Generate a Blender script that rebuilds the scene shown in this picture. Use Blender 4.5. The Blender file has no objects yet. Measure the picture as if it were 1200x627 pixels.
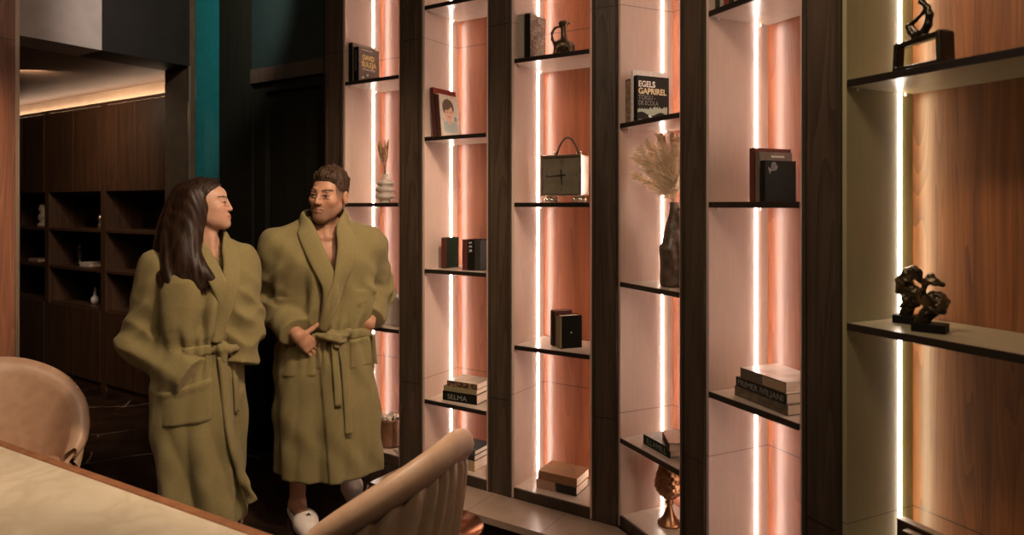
import bpy, bmesh, math, random
import numpy as np
from mathutils import Vector, Matrix

SC = bpy.context.scene
COL = SC.collection
R = math.radians
random.seed(7)
RNG = np.random.default_rng(11)

# ------------------------------------------------------------ camera, light, exposure
EYE = 1.58
cam_d = bpy.data.cameras.new('camera')
cam = bpy.data.objects.new('camera', cam_d)
COL.objects.link(cam)
cam.location = (0, 0, EYE)
cam.rotation_euler = (R(90), 0, 0)
cam_d.sensor_width = 36
cam_d.lens = 24
cam_d.shift_y = -73.5 / 1200
cam_d.dof.use_dof = True
cam_d.dof.focus_distance = 2.95
cam_d.dof.aperture_fstop = 2.4
SC.camera = cam

vs = SC.view_settings
vs.view_transform = 'Standard'
vs.look = 'None'
vs.gamma = 1
vs.exposure = 0.0
vs.use_curve_mapping = False

world = bpy.data.worlds.new('world')
SC.world = world
world.use_nodes = True
world.node_tree.nodes['Background'].inputs[0].default_value = (0.9, 0.62, 0.42, 1)
world.node_tree.nodes['Background'].inputs[1].default_value = 0.006

LED_STRENGTH = 25.0
LED_COLOR = (1.0, 0.83, 0.71)


def lamp(kind, name, loc, target, energy, color, **kw):
    d = bpy.data.lights.new(name, kind)
    d.energy = energy
    d.color = color
    for k, v in kw.items():
        setattr(d, k, v)
    o = bpy.data.objects.new(name, d)
    COL.objects.link(o)
    o.location = loc
    v = Vector(target) - Vector(loc)
    o.rotation_euler = v.to_track_quat('-Z', 'Y').to_euler()
    return o


WARM = (1.0, 0.76, 0.54)
# unseen warm lights added over the dining side: key spot on the people, soft fills
lamp('SPOT', 'unseen_ceiling_light', (0.35, 1.75, 3.1), (-1.25, 3.2, 0.95), 265, WARM, spot_size=R(62), spot_blend=0.5, shadow_soft_size=0.12)
lamp('AREA', 'unseen_ceiling_light', (0.5, 0.3, 3.1), (0.2, 1.5, 0.5), 15, WARM, shape='DISK', size=0.6)
lamp('AREA', 'unseen_ceiling_light', (-1.5, 0.4, 3.1), (-1.4, 2.4, 0.8), 6, WARM, shape='DISK', size=0.5)
# unseen downlight over the table
lamp('SPOT', 'unseen_downlight', (-1.3, 1.5, 3.1), (-1.45, 1.75, 0.75), 80, (1.0, 0.8, 0.6), spot_size=R(60), spot_blend=0.8, shadow_soft_size=0.08)
# unseen soft light added to brighten the pampas and the right hand posts
lamp('AREA', 'unseen_ceiling_light', (-0.1, 1.5, 3.1), (0.6, 2.7, 1.5), 13, WARM, shape='DISK', size=0.3)
# unseen spots added over the two chairs to brighten their leather
lamp('SPOT', 'unseen_downlight', (-0.75, 1.75, 3.1), (-0.4, 2.2, 0.7), 140, (1.0, 0.78, 0.58), spot_size=R(36), spot_blend=0.8, shadow_soft_size=0.08)
lamp('SPOT', 'unseen_downlight', (-1.9, 2.2, 3.1), (-2.2, 2.85, 0.7), 50, (1.0, 0.75, 0.6), spot_size=R(34), spot_blend=0.8, shadow_soft_size=0.08)
# unseen wall washer on the lit pale part of the lintel
lamp('SPOT', 'unseen_downlight', (-1.5, 3.2, 3.15), (-2.75, 4.22, 2.86), 11, (1.0, 0.78, 0.66), spot_size=R(34), spot_blend=0.25, shadow_soft_size=0.03)
# unseen wall washer on the teal strip
lamp('SPOT', 'unseen_downlight', (-1.45, 3.35, 3.1), (-2.17, 4.78, 2.75), 85, (1.0, 0.92, 0.82), spot_size=R(72), spot_blend=0.6, shadow_soft_size=0.05)
# unseen warm light grazing the wood panel at the left
lamp('SPOT', 'unseen_downlight', (-2.0, 2.6, 3.1), (-3.0, 3.75, 1.6), 150, (1.0, 0.72, 0.52), spot_size=R(40), spot_blend=0.7, shadow_soft_size=0.1)

# unseen light added to brighten the cabinets behind the opening
lamp('AREA', 'corridor_fill_light', (-3.6, 5.0, 2.55), (-3.7, 6.0, 1.4), 13, (1.0, 0.72, 0.48), shape='DISK', size=0.3)

# ------------------------------------------------------------ helpers

def link(o, parent=None):
    COL.objects.link(o)
    if parent is not None:
        o.parent = parent
    return o


def tag(o, label=None, cat=None, group=None, kind=None):
    if label: o['label'] = label
    if cat: o['category'] = cat
    if group: o['group'] = group
    if kind: o['kind'] = kind
    return o


def thing(name, label, cat, loc=(0, 0, 0), rz=0.0, group=None):
    o = bpy.data.objects.new(name, None)
    o.empty_display_size = 0.05
    link(o)
    o.location = loc
    o.rotation_euler = (0, 0, rz)
    return tag(o, label, cat, group)


def copy_tree(o, parent=None):
    c = o.copy()
    COL.objects.link(c)
    if parent is not None:
        c.parent = parent
    for ch in [x for x in list(o.children)]:
        copy_tree(ch, c)
    return c


class MB:
    """collects shapes into one mesh object"""
    def __init__(self):
        self.v = []; self.f = []; self.m = []; self.s = []

    def add(self, verts, faces, mi=0, smooth=False):
        n = len(self.v)
        self.v.extend([tuple(map(float, p)) for p in verts])
        for f in faces:
            self.f.append([n + int(i) for i in f]); self.m.append(mi); self.s.append(smooth)
        return self

    def box(self, x0, x1, y0, y1, z0, z1, bev=0.0, mi=0, M=None, seg=2):
        bm = bmesh.new()
        bmesh.ops.create_cube(bm, size=1)
        for v in bm.verts:
            v.co = Vector(((x0 + x1) / 2 + v.co.x * (x1 - x0), (y0 + y1) / 2 + v.co.y * (y1 - y0), (z0 + z1) / 2 + v.co.z * (z1 - z0)))
        if bev > 0:
            bmesh.ops.bevel(bm, geom=list(bm.edges), offset=bev, segments=seg, profile=0.5, affect='EDGES')
        if M is not None:
            bmesh.ops.transform(bm, matrix=M, verts=list(bm.verts))
        bm.verts.index_update()
        self.add([v.co for v in bm.verts], [[v.index for v in f.verts] for f in bm.faces], mi, False)
        bm.free()
        return self

    def lathe(self, prof, n=28, c=(0, 0, 0), mi=0, fn=None, smooth=True):
        vs_, fs = [], []
        for r, z in prof:
            for k in range(n):
                a = 2 * math.pi * k / n
                rr = r if fn is None else fn(r, z, a)
                vs_.append((c[0] + rr * math.cos(a), c[1] + rr * math.sin(a), c[2] + z))
        for i in range(len(prof) - 1):
            for k in range(n):
                k2 = (k + 1) % n
                fs.append([i * n + k, i * n + k2, (i + 1) * n + k2, (i + 1) * n + k])
        fs.append([k for k in range(n)][::-1])
        fs.append([(len(prof) - 1) * n + k for k in range(n)])
        return self.add(vs_, fs, mi, smooth)

    def sweep(self, path, w, t=None, nrm=None, n=10, mi=0, closed=False, power=1.0):
        """sweep an ellipse (half width w, half thickness t) along path; nrm = thickness direction"""
        P = np.array(path, float); m = len(P)
        w = np.broadcast_to(np.array(w, float), (m,))
        t = w if t is None else np.broadcast_to(np.array(t, float), (m,))
        if closed:
            T = np.roll(P, -1, 0) - np.roll(P, 1, 0)
        else:
            T = np.gradient(P, axis=0)
        T /= np.linalg.norm(T, axis=1)[:, None] + 1e-12
        if nrm is None:
            ref = np.array([0.0, 0.0, 1.0]) if abs(T[0][2]) < 0.9 else np.array([0.0, 1.0, 0.0])
            N = []
            cur = ref - T[0] * np.dot(ref, T[0])
            cur /= np.linalg.norm(cur)
            for i in range(m):
                cur = cur - T[i] * np.dot(cur, T[i])
                cur /= np.linalg.norm(cur) + 1e-12
                N.append(cur)
            N = np.array(N)
        else:
            N = np.broadcast_to(np.array(nrm, float), (m, 3)).copy()
            N = N - T * np.sum(N * T, 1)[:, None]
            N /= np.linalg.norm(N, axis=1)[:, None] + 1e-12
        B = np.cross(T, N)
        vs_, fs = [], []
        for i in range(m):
            for k in range(n):
                a = 2 * math.pi * k / n
                ca, sa = math.cos(a), math.sin(a)
                if power != 1.0:
                    ca = math.copysign(abs(ca) ** power, ca); sa = math.copysign(abs(sa) ** power, sa)
                vs_.append(P[i] + B[i] * w[i] * ca + N[i] * t[i] * sa)
        rng = m if closed else m - 1
        for i in range(rng):
            j = (i + 1) % m
            for k in range(n):
                k2 = (k + 1) % n
                fs.append([i * n + k, i * n + k2, j * n + k2, j * n + k])
        if not closed:
            fs.append([k for k in range(n)][::-1])
            fs.append([(m - 1) * n + k for k in range(n)])
        return self.add(vs_, fs, mi, True)

    def prism(self, poly, y0, y1, mi=0, axis='y', bev=0.0):
        """extrude polygon given in (x,z) from y0 to y1 (or (x,y) polygons along z with axis='z')"""
        bm = bmesh.new()
        vs_ = [bm.verts.new((p[0], y0, p[1]) if axis == 'y' else (p[0], p[1], y0)) for p in poly]
        f = bm.faces.new(vs_)
        r = bmesh.ops.extrude_face_region(bm, geom=[f])
        for v in [g for g in r['geom'] if isinstance(g, bmesh.types.BMVert)]:
            if axis == 'y': v.co.y = y1
            else: v.co.z = y1
        bmesh.ops.recalc_face_normals(bm, faces=list(bm.faces))
        if bev > 0:
            bmesh.ops.bevel(bm, geom=list(bm.edges), offset=bev, segments=2, profile=0.5, affect='EDGES')
        bm.verts.index_update()
        self.add([v.co for v in bm.verts], [[v.index for v in f.verts] for f in bm.faces], mi, False)
        bm.free()
        return self

    def ico(self, c, r, sub=2, mi=0, fn=None):
        bm = bmesh.new()
        bmesh.ops.create_icosphere(bm, subdivisions=sub, radius=1)
        r3 = (r, r, r) if np.isscalar(r) else r
        pts = []
        for v in bm.verts:
            p = v.co.copy()
            k = 1.0 if fn is None else fn(p)
            pts.append((c[0] + p.x * r3[0] * k, c[1] + p.y * r3[1] * k, c[2] + p.z * r3[2] * k))
        bm.verts.index_update()
        self.add(pts, [[v.index for v in f.verts] for f in bm.faces], mi, True)
        bm.free()
        return self

    def build(self, name, mats, parent=None, recalc=True):
        me = bpy.data.meshes.new(name)
        me.from_pydata(self.v, [], self.f)
        if not isinstance(mats, (list, tuple)): mats = [mats]
        for m_ in mats: me.materials.append(m_)
        me.polygons.foreach_set('material_index', self.m)
        me.polygons.foreach_set('use_smooth', self.s)
        if recalc:
            bm = bmesh.new(); bm.from_mesh(me)
            bmesh.ops.recalc_face_normals(bm, faces=list(bm.faces))
            bm.to_mesh(me); bm.free()
        me.update()
        o = bpy.data.objects.new(name, me)
        return link(o, parent)


# ------------------------------------------------------------ materials

def mat(name, color, rough=0.5, metal=0.0, emit=None, estr=0.0, spec=0.5, sheen=0.0, trans=0.0):
    m = bpy.data.materials.new(name)
    m.use_nodes = True
    b = m.node_tree.nodes['Principled BSDF']
    b.inputs['Base Color'].default_value = (*color, 1)
    b.inputs['Roughness'].default_value = rough
    b.inputs['Metallic'].default_value = metal
    b.inputs['Specular IOR Level'].default_value = spec
    if sheen:
        b.inputs['Sheen Weight'].default_value = sheen
        b.inputs['Sheen Roughness'].default_value = 0.5
    if emit:
        b.inputs['Emission Color'].default_value = (*emit, 1)
        b.inputs['Emission Strength'].default_value = estr
    if trans:
        b.inputs['Transmission Weight'].default_value = trans
    return m


class NT:
    def __init__(self, m):
        self.t = m.node_tree; self.b = m.node_tree.nodes['Principled BSDF']

    def n(self, typ, **kw):
        nd = self.t.nodes.new(typ)
        for k, v in kw.items():
            if k.startswith('i_'):
                key = k[2:]
                nd.inputs[int(key) if key.isdigit() else key.replace('_', ' ')].default_value = v
            else:
                setattr(nd, k, v)
        return nd

    def l(self, a, ao, b, bi):
        self.t.links.new(a.outputs[ao], b.inputs[bi])


def noise_mat(name, c1, c2, scale=8.0, rough=0.5, stretch=(1, 1, 1), bump=0.0, metal=0.0, detail=5.0, bscale=None, lo=0.35, hi=0.65, sheen=0.0, spec=0.5, coord='Object', mix_rough=None):
    """two colours mixed by stretched noise, with optional bump"""
    m = mat(name, c1, rough, metal, spec=spec, sheen=sheen)
    t = NT(m)
    tc = t.n('ShaderNodeTexCoord')
    mp = t.n('ShaderNodeMapping')
    mp.inputs['Scale'].default_value = stretch
    t.l(tc, coord, mp, 'Vector')
    nz = t.n('ShaderNodeTexNoise')
    nz.inputs['Scale'].default_value = scale
    nz.inputs['Detail'].default_value = detail
    t.l(mp, 0, nz, 'Vector')
    cr = t.n('ShaderNodeValToRGB')
    cr.color_ramp.elements[0].position = lo; cr.color_ramp.elements[0].color = (*c1, 1)
    cr.color_ramp.elements[1].position = hi; cr.color_ramp.elements[1].color = (*c2, 1)
    t.l(nz, 'Fac', cr, 'Fac')
    t.l(cr, 'Color', t.b, 'Base Color')
    if bump:
        bp = t.n('ShaderNodeBump')
        bp.inputs['Strength'].default_value = bump
        bp.inputs['Distance'].default_value = 0.004
        if bscale:
            n2 = t.n('ShaderNodeTexNoise'); n2.inputs['Scale'].default_value = bscale; n2.inputs['Detail'].default_value = 4
            t.l(mp, 0, n2, 'Vector'); t.l(n2, 'Fac', bp, 'Height')
        else:
            t.l(nz, 'Fac', bp, 'Height')
        t.l(bp, 'Normal', t.b, 'Normal')
    m['_out'] = 1
    return m


def wood_mat(name, dark, light, rough=0.45, scale=1.0, seams=None, bump=0.15, spec=0.4, ring=1.0):
    """vertical wood grain (along local z) with cathedral rings and optional horizontal panel joints at given z"""
    m = mat(name, light, rough, spec=spec)
    t = NT(m)
    tc = t.n('ShaderNodeTexCoord')
    mp = t.n('ShaderNodeMapping'); mp.inputs['Scale'].default_value = (9 * scale, 9 * scale, 0.5 * scale)
    t.l(tc, 'Object', mp, 'Vector')
    nz = t.n('ShaderNodeTexNoise'); nz.inputs['Scale'].default_value = 1.1; nz.inputs['Detail'].default_value = 2.0; nz.inputs['Distortion'].default_value = 0.6
    t.l(mp, 0, nz, 'Vector')
    mul = t.n('ShaderNodeMath', operation='MULTIPLY'); mul.inputs[1].default_value = 16.0 * ring
    t.l(nz, 'Fac', mul, 0)
    fr = t.n('ShaderNodeMath', operation='FRACT'); t.l(mul, 0, fr, 0)
    mp2 = t.n('ShaderNodeMapping'); mp2.inputs['Scale'].default_value = (160 * scale, 160 * scale, 5 * scale)
    t.l(tc, 'Object', mp2, 'Vector')
    n2 = t.n('ShaderNodeTexNoise'); n2.inputs['Scale'].default_value = 1.0; n2.inputs['Detail'].default_value = 3
    t.l(mp2, 0, n2, 'Vector')
    mp3 = t.n('ShaderNodeMapping'); mp3.inputs['Scale'].default_value = (22 * scale, 22 * scale, 1.2 * scale)
    t.l(tc, 'Object', mp3, 'Vector')
    n3 = t.n('ShaderNodeTexNoise'); n3.inputs['Scale'].default_value = 1.0; n3.inputs['Detail'].default_value = 4
    t.l(mp3, 0, n3, 'Vector')
    a = t.n('ShaderNodeMath', operation='MULTIPLY'); a.inputs[1].default_value = 0.24; t.l(fr, 0, a, 0)
    b_ = t.n('ShaderNodeMath', operation='MULTIPLY'); b_.inputs[1].default_value = 0.32; t.l(n2, 'Fac', b_, 0)
    c_ = t.n('ShaderNodeMath', operation='MULTIPLY'); c_.inputs[1].default_value = 0.75; t.l(n3, 'Fac', c_, 0)
    s1 = t.n('ShaderNodeMath', operation='ADD'); t.l(a, 0, s1, 0); t.l(b_, 0, s1, 1)
    s2 = t.n('ShaderNodeMath', operation='ADD'); t.l(s1, 0, s2, 0); t.l(c_, 0, s2, 1)
    cr = t.n('ShaderNodeValToRGB')
    cr.color_ramp.elements[0].position = 0.36; cr.color_ramp.elements[0].color = (*dark, 1)
    cr.color_ramp.elements[1].position = 0.92; cr.color_ramp.elements[1].color = (*light, 1)
    t.l(s2, 0, cr, 'Fac')
    out = cr
    if seams:
        sx = t.n('ShaderNodeSeparateXYZ'); t.l(tc, 'Object', sx, 0)
        prev = None
        for z in seams:
            cm = t.n('ShaderNodeMath', operation='COMPARE'); cm.inputs[1].default_value = z; cm.inputs[2].default_value = 0.0022
            t.l(sx, 'Z', cm, 0)
            if prev is None: prev = cm
            else:
                mx = t.n('ShaderNodeMath', operation='MAXIMUM'); t.l(prev, 0, mx, 0); t.l(cm, 0, mx, 1); prev = mx
        mix = t.n('ShaderNodeMix', data_type='RGBA')
        t.l(prev, 0, mix, 0)
        t.t.links.new(cr.outputs['Color'], mix.inputs[6])
        mix.inputs[7].default_value = (dark[0] * 0.35, dark[1] * 0.35, dark[2] * 0.35, 1)
        t.t.links.new(mix.outputs[2], t.b.inputs['Base Color'])
    else:
        t.l(cr, 'Color', t.b, 'Base Color')
    if bump:
        bp = t.n('ShaderNodeBump'); bp.inputs['Strength'].default_value = bump; bp.inputs['Distance'].default_value = 0.002
        t.l(s2, 0, bp, 'Height'); t.l(bp, 'Normal', t.b, 'Normal')
    return m


def seam_mat(name, color, line, seams, rough=0.5):
    m = noise_mat(name, tuple(c * 0.94 for c in color), color, scale=60, rough=rough, stretch=(1, 1, 0.15))
    t = NT(m)
    tc = t.n('ShaderNodeTexCoord'); sx = t.n('ShaderNodeSeparateXYZ'); t.l(tc, 'Object', sx, 0)
    prev = None
    for z in seams:
        cm = t.n('ShaderNodeMath', operation='COMPARE'); cm.inputs[1].default_value = z; cm.inputs[2].default_value = 0.0018
        t.l(sx, 'Z', cm, 0)
        if prev is None: prev = cm
        else:
            mx = t.n('ShaderNodeMath', operation='MAXIMUM'); t.l(prev, 0, mx, 0); t.l(cm, 0, mx, 1); prev = mx
    mix = t.n('ShaderNodeMix', data_type='RGBA')
    src = t.b.inputs['Base Color'].links[0].from_socket
    t.l(prev, 0, mix, 0)
    t.t.links.new(src, mix.inputs[6]); mix.inputs[7].default_value = (*line, 1)
    t.t.links.new(mix.outputs[2], t.b.inputs['Base Color'])
    return m


SEAMS = (0.655, 2.47)
M = {}
M['post'] = wood_mat('dark_stained_oak', (0.022, 0.014, 0.009), (0.085, 0.056, 0.037), rough=0.42, seams=(0.62, 2.47), bump=0.2)
M['rail'] = wood_mat('dark_edge_oak', (0.018, 0.012, 0.008), (0.060, 0.040, 0.027), rough=0.4, bump=0.15)
M['side'] = seam_mat('rose_beige_laminate', (0.55, 0.405, 0.34), (0.25, 0.17, 0.13), SEAMS, rough=0.42)
M['side_dim_olive'] = seam_mat('dimmed_olive_laminate', (0.34, 0.305, 0.165), (0.16, 0.13, 0.08), SEAMS, rough=0.42)  # side laminate again, this bay's weaker light and olive cast put into colour
M['back'] = wood_mat('cherry_veneer', (0.18, 0.042, 0.013), (0.38, 0.115, 0.042), rough=0.32, seams=SEAMS, spec=0.7, bump=0.08)
M['back_amber_cast'] = wood_mat('amber_cast_veneer', (0.10, 0.026, 0.006), (0.36, 0.125, 0.034), rough=0.36, seams=SEAMS, spec=0.7, bump=0.08)  # back veneer with the yellow cast of the bay painted in
M['led'] = mat('led_diffuser', (1, 1, 1), 0.5, emit=LED_COLOR, estr=LED_STRENGTH)
M['led_wash'] = mat('led_wall_wash', (1, 1, 1), 0.5, emit=LED_COLOR, estr=LED_STRENGTH * 1.5)
M['led_wash_amber'] = mat('led_wall_wash_amber', (1, 1, 1), 0.5, emit=(1.0, 0.80, 0.50), estr=LED_STRENGTH * 1.3)
for k_ in ('back', 'back_amber_cast'):
    b_ = M[k_].node_tree.nodes['Principled BSDF']
    b_.inputs['Coat Weight'].default_value = 0.42
    b_.inputs['Coat Roughness'].default_value = 0.40
    b_.inputs['Coat IOR'].default_value = 1.7
M['shelf'] = noise_mat('shelf_laminate', (0.42, 0.33, 0.27), (0.48, 0.38, 0.31), 30, rough=0.3)
M['shelf_dim_olive'] = noise_mat('dimmed_olive_shelf_laminate', (0.34, 0.29, 0.18), (0.40, 0.34, 0.22), 30, rough=0.3)  # shelf laminate tinted by the same painted olive cast
M['edge'] = mat('black_edging', (0.012, 0.008, 0.006), 0.35)
M['pin'] = mat('clear_peg', (0.8, 0.75, 0.7), 0.15, spec=0.8)
M['chrome'] = mat('chrome', (0.75, 0.68, 0.6), 0.16, 1.0)
M['black'] = noise_mat('black_cloth', (0.008, 0.008, 0.007), (0.014, 0.013, 0.011), 60, rough=0.5, spec=0.1)
M['page'] = noise_mat('page_edges', (0.58, 0.45, 0.34), (0.70, 0.57, 0.44), 8, rough=0.8, stretch=(1, 1, 60))
M['page_side'] = noise_mat('page_edges_upright', (0.56, 0.44, 0.34), (0.68, 0.56, 0.44), 8, rough=0.8, stretch=(60, 60, 1))


def cloth(name, c):
    return noise_mat(name, tuple(x * 0.8 for x in c), c, 90, rough=0.55, bump=0.1, bscale=300, spec=0.08)

# ------------------------------------------------------------ frames of the two bookcase walls and of the left wall
TA, TB = math.atan(0.64), math.atan(2.16)
OA, OB, OC = Vector((0, 3.3333, 0)), Vector((0.4775, 3.031, 0)), Vector((-2.305, 4.88, 0))
FR = {'A': (OA, -TA), 'B': (OB, -TB), 'C': (OC, -TA)}


def W(fr, u, v, z=0.0):
    o, rz = FR[fr]
    return Vector((o.x + u * math.cos(rz) - v * math.sin(rz), o.y + u * math.sin(rz) + v * math.cos(rz), z))


def place(o, fr, u=0.0, v=0.0, z=0.0):
    o.location = W(fr, u, v, z)
    o.rotation_euler = (0, 0, FR[fr][1])
    return o


def sbox(name, mt, fr, u0, u1, v0, v1, z0, z1, bev=0.0, kind='structure'):
    o = MB().box(0, u1 - u0, 0, v1 - v0, z0, z1, bev).build(name, mt)
    place(o, fr, u0, v0)
    if kind: o['kind'] = kind
    return o


# ------------------------------------------------------------ floor, ceiling, walls
def marble_dark():
    m = mat('dark_brown_marble', (0.02, 0.012, 0.008), 0.14, spec=0.5)
    t = NT(m)
    tc = t.n('ShaderNodeTexCoord')
    nz = t.n('ShaderNodeTexNoise'); nz.inputs['Scale'].default_value = 1.6; nz.inputs['Detail'].default_value = 5
    t.l(tc, 'Object', nz, 'Vector')
    mixv = t.n('ShaderNodeMix', data_type='VECTOR'); mixv.inputs[0].default_value = 0.16
    t.t.links.new(tc.outputs['Object'], mixv.inputs[4]); t.t.links.new(nz.outputs['Color'], mixv.inputs[5])
    vo = t.n('ShaderNodeTexVoronoi', feature='DISTANCE_TO_EDGE'); vo.inputs['Scale'].default_value = 2.3
    t.t.links.new(mixv.outputs[1], vo.inputs['Vector'])
    cr = t.n('ShaderNodeValToRGB')
    cr.color_ramp.elements[0].position = 0.0; cr.color_ramp.elements[0].color = (1, 1, 1, 1)
    cr.color_ramp.elements[1].position = 0.012; cr.color_ramp.elements[1].color = (0, 0, 0, 1)
    t.l(vo, 'Distance', cr, 'Fac')
    n2 = t.n('ShaderNodeTexNoise'); n2.inputs['Scale'].default_value = 2.3; t.l(tc, 'Object', n2, 'Vector')
    c2 = t.n('ShaderNodeValToRGB'); c2.color_ramp.elements[0].position = 0.5; c2.color_ramp.elements[1].position = 0.62
    t.l(n2, 'Fac', c2, 'Fac')
    mu = t.n('ShaderNodeMath', operation='MULTIPLY'); t.l(cr, 'Color', mu, 0); t.l(c2, 'Color', mu, 1)
    n3 = t.n('ShaderNodeTexNoise'); n3.inputs['Scale'].default_value = 5; n3.inputs['Detail'].default_value = 8; t.l(tc, 'Object', n3, 'Vector')
    c3 = t.n('ShaderNodeValToRGB')
    c3.color_ramp.elements[0].position = 0.3; c3.color_ramp.elements[0].color = (0.010, 0.006, 0.004, 1)
    c3.color_ramp.elements[1].position = 0.8; c3.color_ramp.elements[1].color = (0.045, 0.024, 0.015, 1)
    t.l(n3, 'Fac', c3, 'Fac')
    mx = t.n('ShaderNodeMix', data_type='RGBA')
    t.l(mu, 0, mx, 0); t.t.links.new(c3.outputs['Color'], mx.inputs[6]); mx.inputs[7].default_value = (0.45, 0.34, 0.26, 1)
    t.t.links.new(mx.outputs[2], t.b.inputs['Base Color'])
    return m


M['floor'] = marble_dark()
M['ceiling'] = noise_mat('dark_ceiling_paint', (0.05, 0.042, 0.036), (0.06, 0.05, 0.043), 20, rough=0.8)
M['dark_wall'] = noise_mat('dark_wall_paint', (0.035, 0.026, 0.02), (0.045, 0.034, 0.026), 14, rough=0.7)
M['pale_wall'] = noise_mat('pale_plaster', (0.30, 0.24, 0.21), (0.34, 0.27, 0.24), 10, rough=0.75)
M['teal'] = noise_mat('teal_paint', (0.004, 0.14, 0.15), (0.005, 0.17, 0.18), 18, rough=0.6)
M['teal_shaded'] = noise_mat('shaded_teal_paint', (0.002, 0.010, 0.009), (0.003, 0.013, 0.012), 18, rough=0.6)  # teal darkened in colour, as the wall over the door stays unlit
M['wood_wall'] = wood_mat('left_wall_veneer', (0.12, 0.045, 0.022), (0.30, 0.12, 0.06), rough=0.45, seams=(2.535,), scale=0.8)
M['cab'] = wood_mat('cabinet_walnut', (0.030, 0.014, 0.007), (0.085, 0.040, 0.020), rough=0.45)
M['cab_in'] = mat('cabinet_inside', (0.012, 0.009, 0.006), 0.6)
M['metal_trim'] = mat('brushed_brass_trim', (0.30, 0.22, 0.15), 0.35, 0.8)
M['door'] = wood_mat('black_green_door', (0.004, 0.005, 0.003), (0.010, 0.010, 0.006), rough=0.6, spec=0.15)

CEIL = 3.2
fl = MB().box(-9, 5.5, -5.2, 9.5, -0.06, 0.0).build('floor', M['floor']); tag(fl, kind='structure')
ce = MB().box(-9, 5.5, -5.2, 9.5, CEIL, CEIL + 0.06).build('ceiling', M['ceiling']); tag(ce, kind='structure')
# walls behind the bookcase
sbox('wall_bookcase', M['dark_wall'], 'A', -1.33, 0.75, 0.325, 0.42, 0, CEIL)
sbox('wall_right', M['dark_wall'], 'B', -0.2, 7.5, 0.325, 0.42, 0, CEIL)
sbox('wall_right_front', M['dark_wall'], 'B', 2.13, 7.5, 0.0, 0.30, 0, CEIL)
# wall behind the camera
sbox('wall_back', M['dark_wall'], 'C', -0.4, 9.5, -7.6, -7.5, 0, CEIL)
# left wall: wood clad near part, the opening, the lintel and the far jamb
sbox('wall_left', M['wood_wall'], 'C', -0.31, 0.0, -7.5, -1.085, 0, CEIL)
sbox('trim_1', M['metal_trim'], 'C', -0.315, 0.006, -1.085, -1.062, 0, CEIL)
M['lintel'] = noise_mat('shaded_lintel_plaster', (0.008, 0.006, 0.0045), (0.011, 0.008, 0.006), 14, rough=0.7, spec=0.2)  # shadow across the pale lintel, painted as a darker material
sbox('wall_left_lintel_shaded', M['lintel'], 'C', -0.31, 0.0, -0.60, 0.0, 2.57, CEIL)
sbox('wall_left_lintel_lit', M['pale_wall'], 'C', -0.31, 0.0, -1.062, -0.60, 2.57, CEIL)  # lit part of the same lintel, split off at the shadow edge
M['jamb'] = noise_mat('warm_brown_jamb', (0.06, 0.038, 0.022), (0.075, 0.048, 0.028), 14, rough=0.6, spec=0.2)
sbox('wall_left_jamb', M['jamb'], 'C', -0.31, 0.0, 0.0, 0.045, 0, CEIL)
sbox('trim_2', M['metal_trim'], 'C', -0.012, 0.006, -0.008, 0.004, 0, 2.57)
# teal wall and the dark door wall beside the bookcase
sbox('wall_teal', M['teal'], 'C', 0.0, 0.62, 0.047, 0.12, 0, CEIL)
dleft = -2.339
sbox('wall_door_pier', M['door'], 'A', dleft, -1.996, 0.0, 0.10, 0, CEIL)
sbox('wall_door_header', M['teal_shaded'], 'A', -1.996, -1.325, 0.0, 0.10, 2.45, CEIL)
sbox('trim_3', M['rail'], 'A', -1.996, -1.325, -0.012, 0.10, 2.36, 2.45)
door = thing('door_1', None, None); place(door, 'A', -1.996, 0.0); tag(door, kind='structure')
dw = 1.996 - 1.325
MB().box(0.0, 0.11, 0.02, 0.10, 0, 2.36).box(dw - 0.04, dw, 0.02, 0.10, 0, 2.36).box(0.11, dw - 0.04, 0.02, 0.10, 2.30, 2.36).build('door_frame', M['door'], door)
MB().box(0.112, dw - 0.042, 0.055, 0.095, 0.01, 2.298, 0.003).build('door_leaf', M['door'], door)
MB().box(0.15, 0.19, 0.045, 0.056, 0.95, 1.15, 0.003).sweep([(0.17, 0.05, 1.05), (0.17, 0.0, 1.05), (0.19, -0.01, 1.05), (0.30, -0.01, 1.05)], 0.009).build('door_handle', M['edge'], door)
# the room behind the opening
sbox('wall_corridor', M['dark_wall'], 'C', -4.6, -0.05, 0.62, 0.70, 0, CEIL)
sbox('wall_corridor_end', M['dark_wall'], 'C', -4.7, -4.6, -4.0, 0.70, 0, CEIL)
sbox('wall_corridor_front', M['dark_wall'], 'C', -4.6, -0.32, -4.1, -4.0, 0, CEIL)
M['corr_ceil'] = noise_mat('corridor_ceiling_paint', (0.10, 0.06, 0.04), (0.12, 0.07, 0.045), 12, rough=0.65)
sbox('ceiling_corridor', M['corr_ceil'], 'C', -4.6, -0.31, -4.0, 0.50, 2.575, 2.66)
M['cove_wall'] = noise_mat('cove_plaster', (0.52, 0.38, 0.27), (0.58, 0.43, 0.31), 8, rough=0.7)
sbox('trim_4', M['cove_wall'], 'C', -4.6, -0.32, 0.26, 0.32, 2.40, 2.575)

# ------------------------------------------------------------ bookcase bays
TOP = 3.17


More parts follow.
